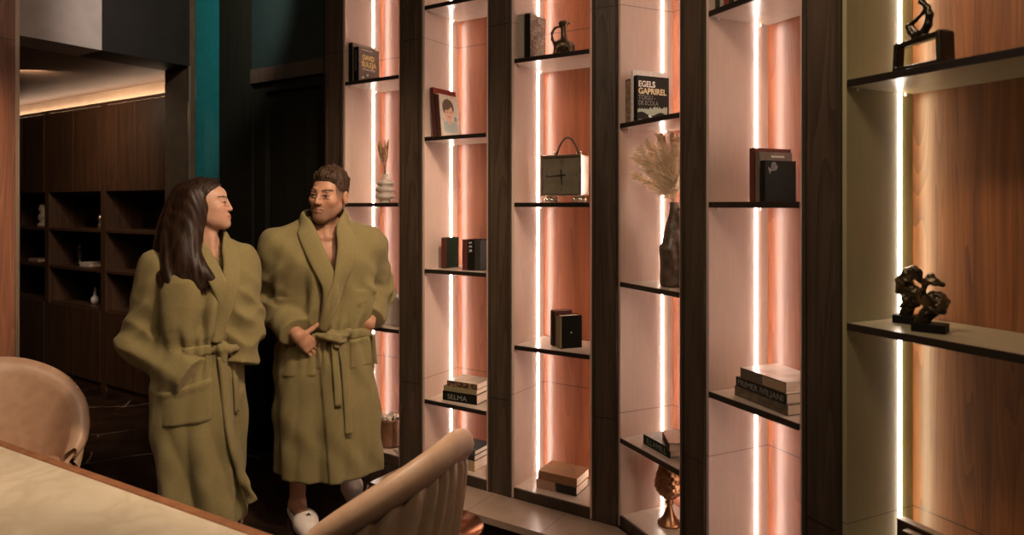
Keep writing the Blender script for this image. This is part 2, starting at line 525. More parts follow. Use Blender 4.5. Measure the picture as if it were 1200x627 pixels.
def bay(fr, u0, w, shelves, label, olive=False):  # olive: bay whose weaker light and olive-yellow cast are put into colour
    t = thing('bookcase_bay', label, 'bookcase'); place(t, fr, u0, 0)
    sm = M['side_dim_olive'] if olive else M['side']
    shm = M['shelf_dim_olive'] if olive else M['shelf']
    D = 0.295
    MB().box(-0.014, w + 0.014, D, D + 0.018, 0.15, TOP).build('back_panel', M['back_amber_cast'] if olive else M['back'], t)
    for x0, x1, xs in ((-0.014, 0.0, 0.0), (w, w + 0.014, w)):
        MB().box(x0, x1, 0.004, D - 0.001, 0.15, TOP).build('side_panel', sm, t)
        if olive and xs > 0: continue
        g = 1 if xs == 0.0 else -1
        # angled diffuser: one face towards the room, one towards the back panel
        MB().prism([(xs + g * 0.0003, 0.2260), (xs + g * 0.005, 0.231), (xs + g * 0.005, 0.232), (xs + g * 0.0003, 0.232)], 0.201, TOP - 0.022, axis='z').prism([(xs + g * 0.0003, 0.2325), (xs + g * 0.006, 0.2325), (xs + g * 0.006, 0.234), (xs + g * 0.0003, 0.234)], 0.201, TOP - 0.022, axis='z', mi=1).build('light_strip', [M['led'], M['led_wash_amber'] if olive else M['led_wash']], t)
    MB().box(0.0005, w - 0.0005, 0.012, D - 0.001, 0.18, 0.20).build('bottom_board', shm, t)
    MB().box(0.0005, w - 0.0005, 0.0, 0.012, 0.15, 0.20, 0.001).build('bottom_rail', M['rail'], t)
    MB().box(0.0005, w - 0.0005, 0.004, D - 0.001, TOP - 0.02, TOP).build('top_board', shm, t)
    for z in shelves:
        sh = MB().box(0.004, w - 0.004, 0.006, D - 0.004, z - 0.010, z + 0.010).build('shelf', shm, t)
        MB().box(0.004, w - 0.004, -0.001, 0.006, z - 0.0105, z + 0.0105, 0.001).build('shelf_edge', M['edge'], sh)
        for px in (0.008, w - 0.008):
            for py in (0.04, 0.25):
                MB().lathe([(0.0035, -0.010), (0.0045, -0.004), (0.0045, 0.0)], 8, (px, py, z - 0.0102)).build('shelf_peg', M['pin'], sh)
    return t


EVEN = (2.627, 1.930, 1.228, 0.535)
ODD = (2.977, 2.280, 1.580, 0.885)
U = {1: ('A', -1.150, 0.414), 2: ('A', -0.5556, 0.4036), 3: ('A', 0.0098, 0.410), 4: ('B', 0.0, 0.4105), 5: ('B', 0.577, 0.418), 6: ('B', 1.1626, 0.76)}
bay(*U[1], ODD, 'lit bookcase bay behind the man in the olive robe, farthest left of the bays')
bay(*U[2], EVEN, 'lit bookcase bay holding the magazines with a portrait cover')
bay(*U[3], ODD, 'lit bookcase bay holding the square clock with the arched handle')
bay(*U[4], EVEN, 'narrow looking lit bookcase bay holding the pampas grass vase')
bay(*U[5], ODD, 'lit bookcase bay holding the black book with the round sign on its cover')
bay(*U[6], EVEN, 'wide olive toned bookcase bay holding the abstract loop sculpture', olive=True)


def post(fr, u0, u1, z0, label):
    t = thing('bookcase_post', label, 'post'); place(t, fr, u0, 0)
    w = u1 - u0
    MB().box(0.0145, w - 0.0145, 0.0, 0.30, z0, TOP).build('post_body', M['post'], t)
    for a, b in ((0.0145, 0.030), (w - 0.030, w - 0.0145)):
        MB().box(a, b, -0.006, -0.0002, z0, TOP, 0.001).build('edge_strip', M['rail'], t)
    return t


post('A', -1.322, -1.150, 0.15, 'dark wooden post between the black door and the leftmost lit bay')
post('A', -0.736, -0.5556, 0.15, 'dark wooden post to the right of the man, left of the magazine bay')
post('A', -0.152, 0.0098, 0.15, 'dark wooden post between the magazine bay and the clock bay')
post('B', 0.4105, 0.577, 0.0, 'dark wooden post between the pampas grass bay and the bay with the black book')
post('B', 0.995, 1.1626, 0.0, 'wide dark wooden post left of the olive toned bay with the sculptures')
post('B', 1.9226, 2.12, 0.0, 'dark wooden post at the far right end of the olive toned bay')
# the corner post between the two walls of bays
ct = thing('bookcase_post', 'dark angled corner post between the clock bay and the pampas grass bay', 'post', tuple(W('A', 0.4198, 0)))
pa, pb = W('A', 0.4198 + 0.0145, 0), W('B', -0.0145, 0)
pa2, pb2 = W('A', 0.4198 + 0.0145, 0.30), W('B', -0.0145, 0.30)
base = W('A', 0.4198, 0)
MB().prism([(p.x - base.x, p.y - base.y) for p in (pa, pb, pb2, pa2)], 0.0, TOP, axis='z').build('post_body', M['post'], ct)
for p, q in ((W('A', 0.4201 + 0.014, 0), W('A', 0.4201 + 0.03, 0)), (W('B', -0.03, 0), W('B', -0.0145, 0))):
    d = (q - p).normalized(); nn = Vector((d.y, -d.x, 0)) * 0.006
    MB().prism([(x.x - base.x, x.y - base.y) for x in (p, q, q + nn, p + nn)], 0.15, TOP, axis='z').build('edge_strip', M['rail'], ct)

# bottom skirting under the right hand bays (their rails stand on it) and the low plinth along the left hand bays
for k in (4, 5, 6):
    fr, u0, w = U[k]
    sbox('baseboard_right', M['rail'], fr, u0 + 0.001, u0 + w - 0.001, 0.004, 0.29, 0.0, 0.149)
M['plinth'] = noise_mat('plinth_tile', (0.24, 0.165, 0.125), (0.29, 0.205, 0.155), 12, rough=0.28)
P0, P1, P2, P3, P4 = W('A', -0.72, -0.001), W('A', 0.4198, -0.001), W('B', 0.0, -0.008), W('B', 0.42, -0.008), W('A', -0.72, -0.24)
pl = thing('bookcase_plinth', 'low tiled step running along the foot of the left hand bookcase bays', 'plinth', tuple(P0))
MB().prism([(p.x - P0.x, p.y - P0.y) for p in (P0, P1, P2, P3, P4)], 0.118, 0.149, axis='z').build('plinth_top', M['plinth'], pl)
ins = Vector((0.0105, 0.0165, 0))
MB().prism([(p.x - P0.x, p.y - P0.y) for p in (P0, P1, P2, P3 + ins, P4 + ins)], 0.0, 0.1178, axis='z').build('plinth_riser', M['edge'], pl)
for uu in (-0.45, -0.10, 0.30):
    a, b = W('A', uu, -0.235), W('A', uu, -0.008)
    a, b = a - P0, b - P0
    MB().box(0, (b - a).length, -0.001, 0.001, 0.1491, 0.1494, M=Matrix.Translation(a) @ Matrix.Rotation(math.atan2((b - a).y, (b - a).x), 4, 'Z')).build('tile_joint', M['rail'], pl)
# the solid block under the left hand bays, behind the plinth
sbox('baseboard_left', M['rail'], 'A', -1.32, 0.4198, 0.002, 0.30, 0.0, 0.149)

# ------------------------------------------------------------ cabinets in the room behind the opening
def cabinet(a0, label):
    t = thing('display_cabinet', label, 'cabinet'); place(t, 'C', a0, 0.15)
    w = 1.004
    b = MB()
    b.box(0, w, 0.33, 0.35, 0, 2.43)                      # back
    b.box(0, 0.035, 0.0, 0.33, 0, 2.43).box(w - 0.035, w, 0.0, 0.33, 0, 2.43)
    b.box(0.035, w - 0.035, 0.02, 0.33, 0.0, 0.69)        # base block
    b.box(0.035, w - 0.035, 0.02, 0.33, 1.68, 2.43)       # upper block
    b.box(0, w, 0.0, 0.018, 2.43, 2.452)
    b.build('body', M['cab'], t)
    MB().box(0.036, w - 0.036, 0.325, 0.3295, 0.695, 1.675).build('back_panel', M['cab_in'], t)
    for i in range(2):
        x0 = 0.04 + i * (w - 0.08) / 2
        x1 = x0 + (w - 0.08) / 2 - 0.004
        MB().box(x0, x1, -0.002, 0.018, 1.695, 2.415, 0.002).build('door', M['cab'], t)
        MB().box(x0, x1, -0.002, 0.018, 0.06, 0.675, 0.002).build('door', M['cab'], t)
    for z in (1.355, 1.01):
        MB().box(0.036, w - 0.036, 0.004, 0.324, z - 0.012, z + 0.012, 0.001).build('shelf', M['cab'], t)
    return t


cabinet(-1.49, 'walnut wall cabinet with empty dark cubbies, right behind the woman')
cabinet(-2.50, 'walnut wall cabinet with a small white bottle in its lowest cubby')
cabinet(-3.51, 'walnut wall cabinet at the left, partly hidden by the wood clad wall edge')
M['cove_led'] = mat('cove_light', (1, 1, 1), 0.5, emit=(1.0, 0.72, 0.50), estr=24)
cv = MB().box(0, 3.1, 0, 0.02, 2.432, 2.440).build('cove_light', M['cove_led'])
place(cv, 'C', -3.5, 0.215)
tag(cv, 'warm light strip lying along the top of the walnut cabinets', 'light')

# ------------------------------------------------------------ dining table
def marble_cream():
    m = noise_mat('cream_marble', (0.50, 0.42, 0.30), (0.64, 0.54, 0.40), 3.5, rough=0.28, detail=8, lo=0.3, hi=0.7)
    t = NT(m)
    tc = t.n('ShaderNodeTexCoord')
    n = t.n('ShaderNodeTexNoise'); n.inputs['Scale'].default_value = 4.5; n.inputs['Detail'].default_value = 9; n.inputs['Distortion'].default_value = 1.4
    t.l(tc, 'Object', n, 'Vector')
    sb = t.n('ShaderNodeMath', operation='SUBTRACT'); sb.inputs[1].default_value = 0.5; t.l(n, 'Fac', sb, 0)
    ab = t.n('ShaderNodeMath', operation='ABSOLUTE'); t.l(sb, 0, ab, 0)
    cr = t.n('ShaderNodeValToRGB'); cr.color_ramp.elements[0].color = (0.38, 0.38, 0.38, 1); cr.color_ramp.elements[1].position = 0.11; cr.color_ramp.elements[1].color = (0, 0, 0, 1)
    t.l(ab, 0, cr, 'Fac')
    src = t.b.inputs['Base Color'].links[0].from_socket
    mx = t.n('ShaderNodeMix', data_type='RGBA'); t.l(cr, 'Color', mx, 0)
    t.t.links.new(src, mx.inputs[6]); mx.inputs[7].default_value = (0.40, 0.30, 0.19, 1)
    t.t.links.new(mx.outputs[2], t.b.inputs['Base Color'])
    return m


M['table_wood'] = wood_mat('table_edge_wood', (0.16, 0.06, 0.028), (0.30, 0.13, 0.06), rough=0.4, scale=1.0)
M['marble'] = marble_cream()
tA = Vector((-0.52, 1.67, 0)); tdir = Vector((-0.867, 0.498, 0))
tb = thing('dining_table', 'long dining table with a cream marble top and brown wooden rim at the lower left', 'table', tuple(tA), math.atan2(tdir.y, tdir.x))
# local +x runs along the far edge to the left, local +y towards the camera
TL, TW = 3.0, 0.95
rim = MB()
rw = 0.030
rim.box(0, TL, 0, rw, 0.705, 0.752, 0.004).box(0, TL, TW - rw, TW, 0.705, 0.752, 0.004)
rim.box(0, rw, rw, TW - rw, 0.705, 0.752, 0.004).box(TL - rw, TL, rw, TW - rw, 0.705, 0.752, 0.004)
rim.build('rim', M['table_wood'], tb)
MB().box(rw, TL - rw, rw, TW - rw, 0.715, 0.7495).build('tabletop', M['marble'], tb)
for x in (0.45, TL - 0.45):
    MB().prism([(x - 0.05, 0.0), (x + 0.05, 0.0), (x + 0.05, 0.704), (x - 0.05, 0.704)], 0.2, TW - 0.2, bev=0.004).build('leg', M['table_wood'], tb)

# ------------------------------------------------------------ shell chairs
M['leather'] = noise_mat('beige_leather', (0.44, 0.27, 0.17), (0.50, 0.315, 0.20), 22, rough=0.42, bump=0.06, bscale=220)
M['leather_pleat'] = noise_mat('beige_pleated_leather', (0.40, 0.27, 0.165), (0.46, 0.31, 0.195), 22, rough=0.26, bump=0.04, bscale=200)


def chair(label, loc, rz, top=0.86, arm=0.60, wide=0.35, deep=0.33, fall=1.5):
    """shell armchair; local -y is the way the sitter faces, the back stands at +y"""
    t = thing('shell_chair', label, 'chair', loc, rz, None)
    NP, PM = 220, R(112)
    phis = np.linspace(-PM, PM, NP)

    def rimz(p):
        k = min(1.0, abs(p) / PM)
        return top - (top - arm) * (k ** fall)

    def pt(p, z, off):
        h = max(0.0, min(1.0, (z - 0.36) / (0.86 - 0.36)))
        rx = wide * (0.70 + 0.30 * h ** 0.7) + off
        ry = deep * (0.74 + 0.26 * h ** 0.7) + off
        return (rx * math.sin(p), ry * math.cos(p) * (1.0 if math.cos(p) > 0 else 0.85), z)
    # pleated outer skin
    NZ = 26
    V, F = [], []
    for i, p in enumerate(phis):
        zt = rimz(p) - 0.022
        for j in range(NZ):
            s = j / (NZ - 1)
            z = 0.36 + (zt - 0.36) * s
            ph = p * 27 + 8.0 * s * (1 if p > 0 else -1) * min(1, abs(p) * 2) + 1.1 * math.sin(3.1 * p + 2.3 * s) + 0.9 * s * math.sin(5 * p)
            fold = (0.024 * abs(math.cos(ph / 2)) - 0.014 + 0.005 * math.sin(1.37 * ph + 6 * s)) * min(1.0, (1.0 - s) * 5 + 0.02)
            V.append(pt(p, z, -0.004 - 0.022 * max(0.0, (s - 0.78) / 0.22) ** 2 + fold * (1 - 0.3 * s)))
    for i in range(NP - 1):
        for j in range(NZ - 1):
            a = i * NZ + j
            F.append([a, a + NZ, a + NZ + 1, a + 1])
    MB().add(V, F, 0, True).build('pleated_back', M['leather_pleat'], t, recalc=False)
    # thick smooth inner shell with the rolled rim
    prof = []
    V, F = [], []
    NR = 22
    for i, p in enumerate(phis):
        zt = rimz(p)
        e = min(1.0, (PM - abs(p)) / 0.22)
        rr = 0.037 * (0.35 + 0.65 * math.sqrt(max(e, 0)))
        ring = []
        for j in range(7):                      # outer lip from below the roll
            a = -math.pi * 0.42 + j / 6 * (math.pi * 0.92)
            ring.append(pt(p, zt - rr * 1.0 + rr * 1.5 * math.sin(a) + (-0.0), -0.030 + 0.042 * math.cos(a) * (rr / 0.037)))
        for j in range(15):
            s = j / 14
            z = (zt - 0.02) * (1 - s) + 0.37 * s
            ring.append(pt(p, z, -0.062 - 0.012 * math.sin(math.pi * s)))
        V.extend(ring)
    n = 22
    for i in range(NP - 1):
        for j in range(n - 1):
            a = i * n + j
            F.append([a, a + 1, a + n + 1, a + n])
    F.append(list(range(n))); F.append([(NP - 1) * n + j for j in range(n)][::-1])
    MB().add(V, F, 0, True).build('backrest', M['leather'], t, recalc=False)
    # seat cushion
    MB().lathe([(0.02, 0.345), (0.20, 0.35), (0.235, 0.375), (0.24, 0.41), (0.215, 0.445), (0.15, 0.458), (0.02, 0.46)], 40, (0, -0.035, 0),
               fn=lambda r, z, a: r * (1.0 + 0.05 * math.cos(4 * a))).build('seat', M['leather'], t)
    MB().lathe([(0.05, 0.03), (0.035, 0.06), (0.032, 0.30), (0.10, 0.345)], 24).build('pedestal', M['edge'], t)
    for k in range(4):
        a = math.pi / 4 + k * math.pi / 2
        MB().sweep([(0, 0, 0.05), (0.12 * math.cos(a), 0.12 * math.sin(a), 0.04), (0.28 * math.cos(a), 0.28 * math.sin(a), 0.012)], [0.026, 0.022, 0.014], [0.018, 0.014, 0.010]).build('leg', M['edge'], t)
    return t


chair('beige leather shell chair with a gathered pleated outer back, turned to the bookcase', (-0.462, 2.24, 0), R(-115), arm=0.53)
chair('smooth beige leather shell chair standing behind the left end of the table', (-2.17, 2.92, 0), R(40), arm=0.50, fall=1.6)

# copper drum on the floor by the plinth
M['copper'] = noise_mat('polished_copper', (0.30, 0.11, 0.05), (0.40, 0.16, 0.08), 5, rough=0.22, metal=0.9)
cd = thing('copper_drum', 'low copper drum on the floor between the pleated chair and the bookcase step', 'drum', (-0.285, 2.90, 0))
MB().lathe([(0.150, 0.0), (0.158, 0.01), (0.160, 0.20)], 48).build('drum_body', M['copper'], cd)
MB().lathe([(0.160, 0.2005), (0.165, 0.206), (0.165, 0.214), (0.160, 0.220), (0.0, 0.220)], 48).build('drum_top', M['copper'], cd)

# ------------------------------------------------------------ implicit surfaces (organic shapes)
class SDF:
    def __init__(self, lo, hi, h):
        self.lo = np.array(lo, float); self.h = h
        self.n = np.ceil((np.array(hi, float) - self.lo) / h).astype(int) + 1
        self.ax = [self.lo[i] + h * np.arange(self.n[i]) for i in range(3)]
        self.d = np.full(self.n, 0.5, np.float32)

    def win(self, lo, hi):
        sl = []
        for i in range(3):
            a = int(np.floor((lo[i] - self.lo[i]) / self.h)); b = int(np.ceil((hi[i] - self.lo[i]) / self.h)) + 1
            a = max(0, min(self.n[i], a)); b = max(0, min(self.n[i], b))
            if b <= a: return None, None
            sl.append(slice(a, b))
        X, Y, Z = np.meshgrid(self.ax[0][sl[0]], self.ax[1][sl[1]], self.ax[2][sl[2]], indexing='ij', sparse=True)
        return tuple(sl), (X.astype(np.float32), Y.astype(np.float32), Z.astype(np.float32))

    def put(self, sl, v, k, op):
        a = self.d[sl]
        if op == 'u':
            if k > 0:
                hh = np.maximum(k - np.abs(a - v), 0) / k
                self.d[sl] = np.minimum(a, v) - hh * hh * k * 0.25
            else: self.d[sl] = np.minimum(a, v)
        elif op == 's':
            v = -v
            if k > 0:
                hh = np.maximum(k - np.abs(a - v), 0) / k
                self.d[sl] = np.maximum(a, v) + hh * hh * k * 0.25
            else: self.d[sl] = np.maximum(a, v)
        elif op == 'i':
            self.d[sl] = np.maximum(a, v)

    def cap(self, a, b, r1, r2=None, k=0.0, op='u', M=None):
        r2 = r1 if r2 is None else r2
        a = np.array(a, float); b = np.array(b, float)
        if M is not None: a = M(a); b = M(b)
        m = max(r1, r2) + k + 3 * self.h
        sl, P = self.win(np.minimum(a, b) - m, np.maximum(a, b) + m)
        if sl is None: return self
        ba = b - a; L2 = float(ba @ ba) + 1e-12
        px, py, pz = P[0] - a[0], P[1] - a[1], P[2] - a[2]
        t = np.clip((px * ba[0] + py * ba[1] + pz * ba[2]) / L2, 0, 1)
        v = np.sqrt((px - t * ba[0]) ** 2 + (py - t * ba[1]) ** 2 + (pz - t * ba[2]) ** 2) - (r1 + (r2 - r1) * t)
        self.put(sl, v, k, op)
        return self

    def chain(self, pts, rs, k=0.0, op='u', M=None):
        rs = np.broadcast_to(np.array(rs, float), (len(pts),))
        for i in range(len(pts) - 1):
            self.cap(pts[i], pts[i + 1], rs[i], rs[i + 1], k, op, M)
        return self

    def ell(self, c, r, k=0.0, op='u', rot=None, M=None, Rm=None):
        """ellipsoid; rot = 3x3 (columns = its axes) in the caller's frame"""
        c = np.array(c, float); r = np.broadcast_to(np.array(r, float), (3,))
        Q = np.eye(3) if rot is None else np.array(rot)
        if M is not None: c = M(c)
        if Rm is not None: Q = Rm @ Q
        m = float(max(r)) + k + 3 * self.h
        sl, P = self.win(c - m, c + m)
        if sl is None: return self
        p = [P[0] - c[0], P[1] - c[1], P[2] - c[2]]
        q = [(p[0] * Q[0][j] + p[1] * Q[1][j] + p[2] * Q[2][j]) for j in range(3)]
        k0 = np.sqrt((q[0] / r[0]) ** 2 + (q[1] / r[1]) ** 2 + (q[2] / r[2]) ** 2) + 1e-9
        k1 = np.sqrt((q[0] / r[0] ** 2) ** 2 + (q[1] / r[1] ** 2) ** 2 + (q[2] / r[2] ** 2) ** 2) + 1e-9
        self.put(sl, (k0 * (k0 - 1) / k1).astype(np.float32), k, op)
        return self

    def boxr(self, c, hs, rad=0.0, k=0.0, op='u', rot=None):
        c = np.array(c, float); hs = np.array(hs, float)
        Q = np.eye(3) if rot is None else np.array(rot)
        m = float(np.linalg.norm(hs)) + k + 3 * self.h
        sl, P = self.win(c - m, c + m)
        if sl is None: return self
        p = [P[0] - c[0], P[1] - c[1], P[2] - c[2]]
        q = [np.abs(p[0] * Q[0][j] + p[1] * Q[1][j] + p[2] * Q[2][j]) - (hs[j] - rad) for j in range(3)]
        out = np.sqrt(sum(np.maximum(x, 0) ** 2 for x in q)) + np.minimum(np.maximum(q[0], np.maximum(q[1], q[2])), 0) - rad
        self.put(sl, out.astype(np.float32), k, op)
        return self

    def fn(self, f, lo=None, hi=None, k=0.0, op='u'):
        lo = self.lo if lo is None else lo
        hi = [a[-1] for a in self.ax] if hi is None else hi
        sl, P = self.win(lo, hi)
        v = f(*P)
        self.put(sl, np.broadcast_to(v, self.d[sl].shape).astype(np.float32), k, op)
        return self

    def displace(self, f, lo=None, hi=None):
        lo = self.lo if lo is None else lo
        hi = [a[-1] for a in self.ax] if hi is None else hi
        sl, P = self.win(lo, hi)
        self.d[sl] = self.d[sl] + f(*P)
        return self

    def mesh(self):
        d = self.d
        d[0], d[-1], d[:, 0], d[:, -1], d[:, :, 0], d[:, :, -1] = (np.maximum(x, 1e-4) for x in (d[0], d[-1], d[:, 0], d[:, -1], d[:, :, 0], d[:, :, -1]))
        s = d < 0
        nx, ny, nz = d.shape
        cnt = np.zeros((nx - 1, ny - 1, nz - 1), np.int8)
        for i in (0, 1):
            for j in (0, 1):
                for k in (0, 1):
                    cnt += s[i:nx - 1 + i, j:ny - 1 + j, k:nz - 1 + k]
        act = (cnt > 0) & (cnt < 8)
        I, J, K = np.nonzero(act)
        C = {}
        for i in (0, 1):
            for j in (0, 1):
                for k in (0, 1):
                    C[(i, j, k)] = d[I + i, J + j, K + k].astype(np.float64)
        acc = np.zeros((len(I), 3)); num = np.zeros(len(I))
        cs = list(C.keys())
        for a in cs:
            for ax_ in range(3):
                if a[ax_] == 0:
                    b = list(a); b[ax_] = 1; b = tuple(b)
                    va, vb = C[a], C[b]
                    x = (va < 0) != (vb < 0)
                    t = np.where(x, va / np.where(x, va - vb, 1), 0)
                    for q in range(3):
                        acc[:, q] += np.where(x, a[q] + (t if q == ax_ else 0), 0)
                    num += x
        V = (acc / num[:, None] + np.stack([I, J, K], 1)) * self.h + self.lo
        idx = np.full(act.shape, -1, np.int32); idx[I, J, K] = np.arange(len(I))
        F = []
        for ax_ in range(3):
            sa = [slice(None)] * 3; sb = [slice(None)] * 3
            sa[ax_] = slice(0, -1); sb[ax_] = slice(1, None)
            A = s[tuple(sa)]; B = s[tuple(sb)]
            e = np.stack(np.nonzero(A != B), 1)
            o1, o2 = [(1, 2), (2, 0), (0, 1)][ax_]
            ok = (e[:, o1] > 0) & (e[:, o2] > 0) & (e[:, o1] < d.shape[o1] - 1) & (e[:, o2] < d.shape[o2] - 1)
            e = e[ok]
            q = []
            for (p, r_) in ((0, 0), (1, 0), (1, 1), (0, 1)):
                c = e.copy(); c[:, o1] -= 1 - p; c[:, o2] -= 1 - r_
                q.append(idx[c[:, 0], c[:, 1], c[:, 2]])
            q = np.stack(q, 1)
            inside = A[e[:, 0], e[:, 1], e[:, 2]]
            q[~inside] = q[~inside][:, ::-1]
            F.append(q)
        return V, np.concatenate(F)


def np_mesh(name, V, F, mats, parent=None, smooth=True, mi=None):
    me = bpy.data.meshes.new(name)
    me.vertices.add(len(V)); me.vertices.foreach_set('co', np.asarray(V, np.float32).ravel())
    F = np.asarray(F, np.int32)
    me.loops.add(F.size); me.loops.foreach_set('vertex_index', F.ravel())
    me.polygons.add(len(F))
    me.polygons.foreach_set('loop_start', np.arange(0, F.size, F.shape[1], dtype=np.int32))
    me.polygons.foreach_set('loop_total', np.full(len(F), F.shape[1], np.int32))
    if not isinstance(mats, (list, tuple)): mats = [mats]
    for m_ in mats: me.materials.append(m_)
    if smooth: me.polygons.foreach_set('use_smooth', np.ones(len(F), bool))
    if mi is not None: me.polygons.foreach_set('material_index', np.asarray(mi, np.int32))
    me.update(calc_edges=True); me.validate()
    o = bpy.data.objects.new(name, me)
    return link(o, parent)


# ------------------------------------------------------------ books and lettering
def lettering(txt, size, mt, parent, loc, cx, cy, width=None, name='title_lettering', shear=0.0, align='LEFT', bold=0.0):
    cu = bpy.data.curves.new('lettering', 'FONT')
    cu.body = txt; cu.size = size; cu.extrude = 0.0002; cu.align_x = align; cu.shear = shear; cu.offset = bold
    tmp = bpy.data.objects.new('lettering', cu)
    COL.objects.link(tmp)
    dg = bpy.context.evaluated_depsgraph_get()
    me = bpy.data.meshes.new_from_object(tmp.evaluated_get(dg))
    bpy.data.objects.remove(tmp)
    cx, cy = Vector(cx), Vector(cy); cz = cx.cross(cy)
    xs = [v.co.x for v in me.vertices]
    k = 1.0
    if width: k = width / (max(xs) - min(xs))
    for v in me.vertices:
        p = v.co.copy()
        v.co = Vector(loc) + cx * (p.x * k) + cy * p.y + cz * (p.z + 0.0003)
    me.materials.clear(); me.materials.append(mt)
    o = bpy.data.objects.new(name, me)
    return link(o, parent)


XC, YC = (0, 1, 0), (0, 0, 1)          # lettering on the cover of an upright book (cover looks along +x)
CT = 0.0022                            # thickness of a cover board


def book_up(fr, u, v, z, t, d, h, cmat, label, group=None, extra=0.0, tilt=0.0, pages=None, name='book', spine=None):
    """upright book: spine looks out of the bay (-y), cover looks to +x"""
    o = thing(name, label, 'book', tuple(W(fr, u, v, z)), FR[fr][1] + extra, group)
    o.rotation_euler = (0, tilt, FR[fr][1] + extra)
    b = MB()
    b.box(0, CT, 0.001, d, 0, h, 0.0006).box(t - CT, t, 0.001, d, 0, h, 0.0006)
    b.box(0, t, 0, 0.003, 0, h, 0.0008)
    b.build('cover', cmat, o)
    MB().box(CT, t - CT, 0.003, d - 0.005, 0.003, h - 0.004).build('page_block', pages or M['page_side'], o)
    if spine is not None:
        MB().box(-0.0003, t + 0.0003, -0.0006, 0.006, h * 0.02, h * 0.98, 0.0003).build('spine', spine, o)
    return o


def book_flat(fr, u, v, z, L, Wd, t, cmat, label, group=None, extra=0.0, name='book', spine=None):
    """book lying flat: spine looks out of the bay (-y), pages show at +x"""
    o = thing(name, label, 'book', tuple(W(fr, u, v, z)), FR[fr][1] + extra, group)
    b = MB()
    b.box(0, L, 0.001, Wd, 0, CT, 0.0006).box(0, L, 0.001, Wd, t - CT, t, 0.0006)
    b.box(0, L, 0, 0.003, 0, t, 0.0008)
    b.build('cover', cmat, o)
    MB().box(0.004, L - 0.004, 0.003, Wd - 0.006, CT, t - CT).build('page_block', M['page'], o)
    if spine is not None:
        MB().box(-0.0003, L + 0.0003, -0.0006, 0.004, 0.0004, t - 0.0004, 0.0003).build('spine', spine, o)
    return o


B = {
    'brown': cloth('brown_cover', (0.16, 0.10, 0.075)), 'black': cloth('black_cover', (0.010, 0.009, 0.007)),
    'grey': cloth('warm_grey_cover', (0.30, 0.25, 0.21)), 'red': cloth('dark_red_cover', (0.20, 0.035, 0.025)),
    'oxblood': cloth('oxblood_cover', (0.10, 0.03, 0.022)), 'cream': cloth('cream_cover', (0.62, 0.54, 0.45)),
    'tan': cloth('tan_cover', (0.40, 0.27, 0.17)), 'leather': cloth('brown_leather_cover', (0.28, 0.14, 0.07)),
    'blue': cloth('slate_blue_cover', (0.07, 0.08, 0.085)), 'green': cloth('bottle_green_cover', (0.02, 0.03, 0.02)),
    'olive': cloth('khaki_cover', (0.26, 0.21, 0.12)), 'white': cloth('white_cover', (0.72, 0.66, 0.62)),
    'taupe': cloth('taupe_cover', (0.14, 0.105, 0.08)), 'char': cloth('charcoal_cover', (0.036, 0.031, 0.026)),
    'rose': cloth('rose_tan_cover', (0.42, 0.24, 0.17)),
}
INK = {'gold': mat('gold_ink', (0.75, 0.52, 0.16), 0.4), 'white': mat('white_ink', (0.75, 0.70, 0.64), 0.5), 'pale': mat('pale_green_ink', (0.38, 0.42, 0.34), 0.5),
       'sepia': mat('sepia_ink', (0.20, 0.10, 0.05), 0.5), 'grey': mat('grey_ink', (0.22, 0.21, 0.19), 0.4), 'black': mat('black_ink', (0.012, 0.01, 0.01), 0.5)}


def U_(k, u): return U[k][0], U[k][1] + u


# --- bay behind the man: upper shelf
Z = 2.2905
f, u = U_(1, 0.010)
book_up(f, u, 0.022, Z, 0.026, 0.19, 0.232, B['grey'], 'taller grey-brown book standing behind the book with yellow lettering', spine=B['black'])
f, u = U_(1, 0.042)
o = book_up(f, u, 0.030, Z, 0.036, 0.172, 0.205, noise_mat('mottled_brown_cover', (0.13, 0.085, 0.065), (0.19, 0.125, 0.095), 70, rough=0.5), 'brown book with a black spine and yellow lettering on its cover', spine=B['black'])
lettering('DAVID', 0.040, INK['gold'], o, (0.036, 0.034, 0.135), XC, YC, 0.095, bold=0.0012)
lettering('SULEJA', 0.042, INK['gold'], o, (0.036, 0.026, 0.096), XC, YC, 0.122, bold=0.0012)
lettering('of security', 0.022, INK['white'], o, (0.036, 0.032, 0.075), XC, YC, 0.105, shear=0.3)
lettering('THE DIRECTOR', 0.010, INK['white'], o, (0.036, 0.024, 0.187), XC, YC, 0.09)
MB().ico((0.0362, 0.075, 0.047), (0.0005, 0.008, 0.008), 1).ico((0.0362, 0.038, 0.030), (0.0005, 0.010, 0.007), 1).build('cover_mark', INK['white'], o)
lettering('DAVID SULEJA', 0.014, INK['grey'], o, (0.013, -0.0007, 0.185), (0, 0, -1), (1, 0, 0), 0.12, name='spine_lettering')

# --- magazines with a portrait, second bay
Z = 1.9405
mags = [('red', 0.268, 'tall dark red book leaning behind the portrait magazine', 0.0), ('char', 0.232, 'thin charcoal book leaning between the dark red book and the portrait magazine', 0.0)]
tl = R(-5)
f, u = U_(2, 0.034)
book_up(f, u, 0.036, Z, 0.019, 0.20, 0.268, B['red'], mags[0][2], tilt=tl, spine=B['oxblood'])
f, u = U_(2, 0.0545)
book_up(f, u, 0.036, Z, 0.014, 0.185, 0.232, B['char'], mags[1][2], tilt=tl)
f, u = U_(2, 0.070)
o = book_up(f, u, 0.036, Z, 0.016, 0.175, 0.232, B['cream'], 'white magazine with a portrait of a smiling woman on its cover', tilt=tl, name='magazine', spine=B['oxblood'])
o['category'] = 'magazine'
pr = MB()
X0 = 0.0161


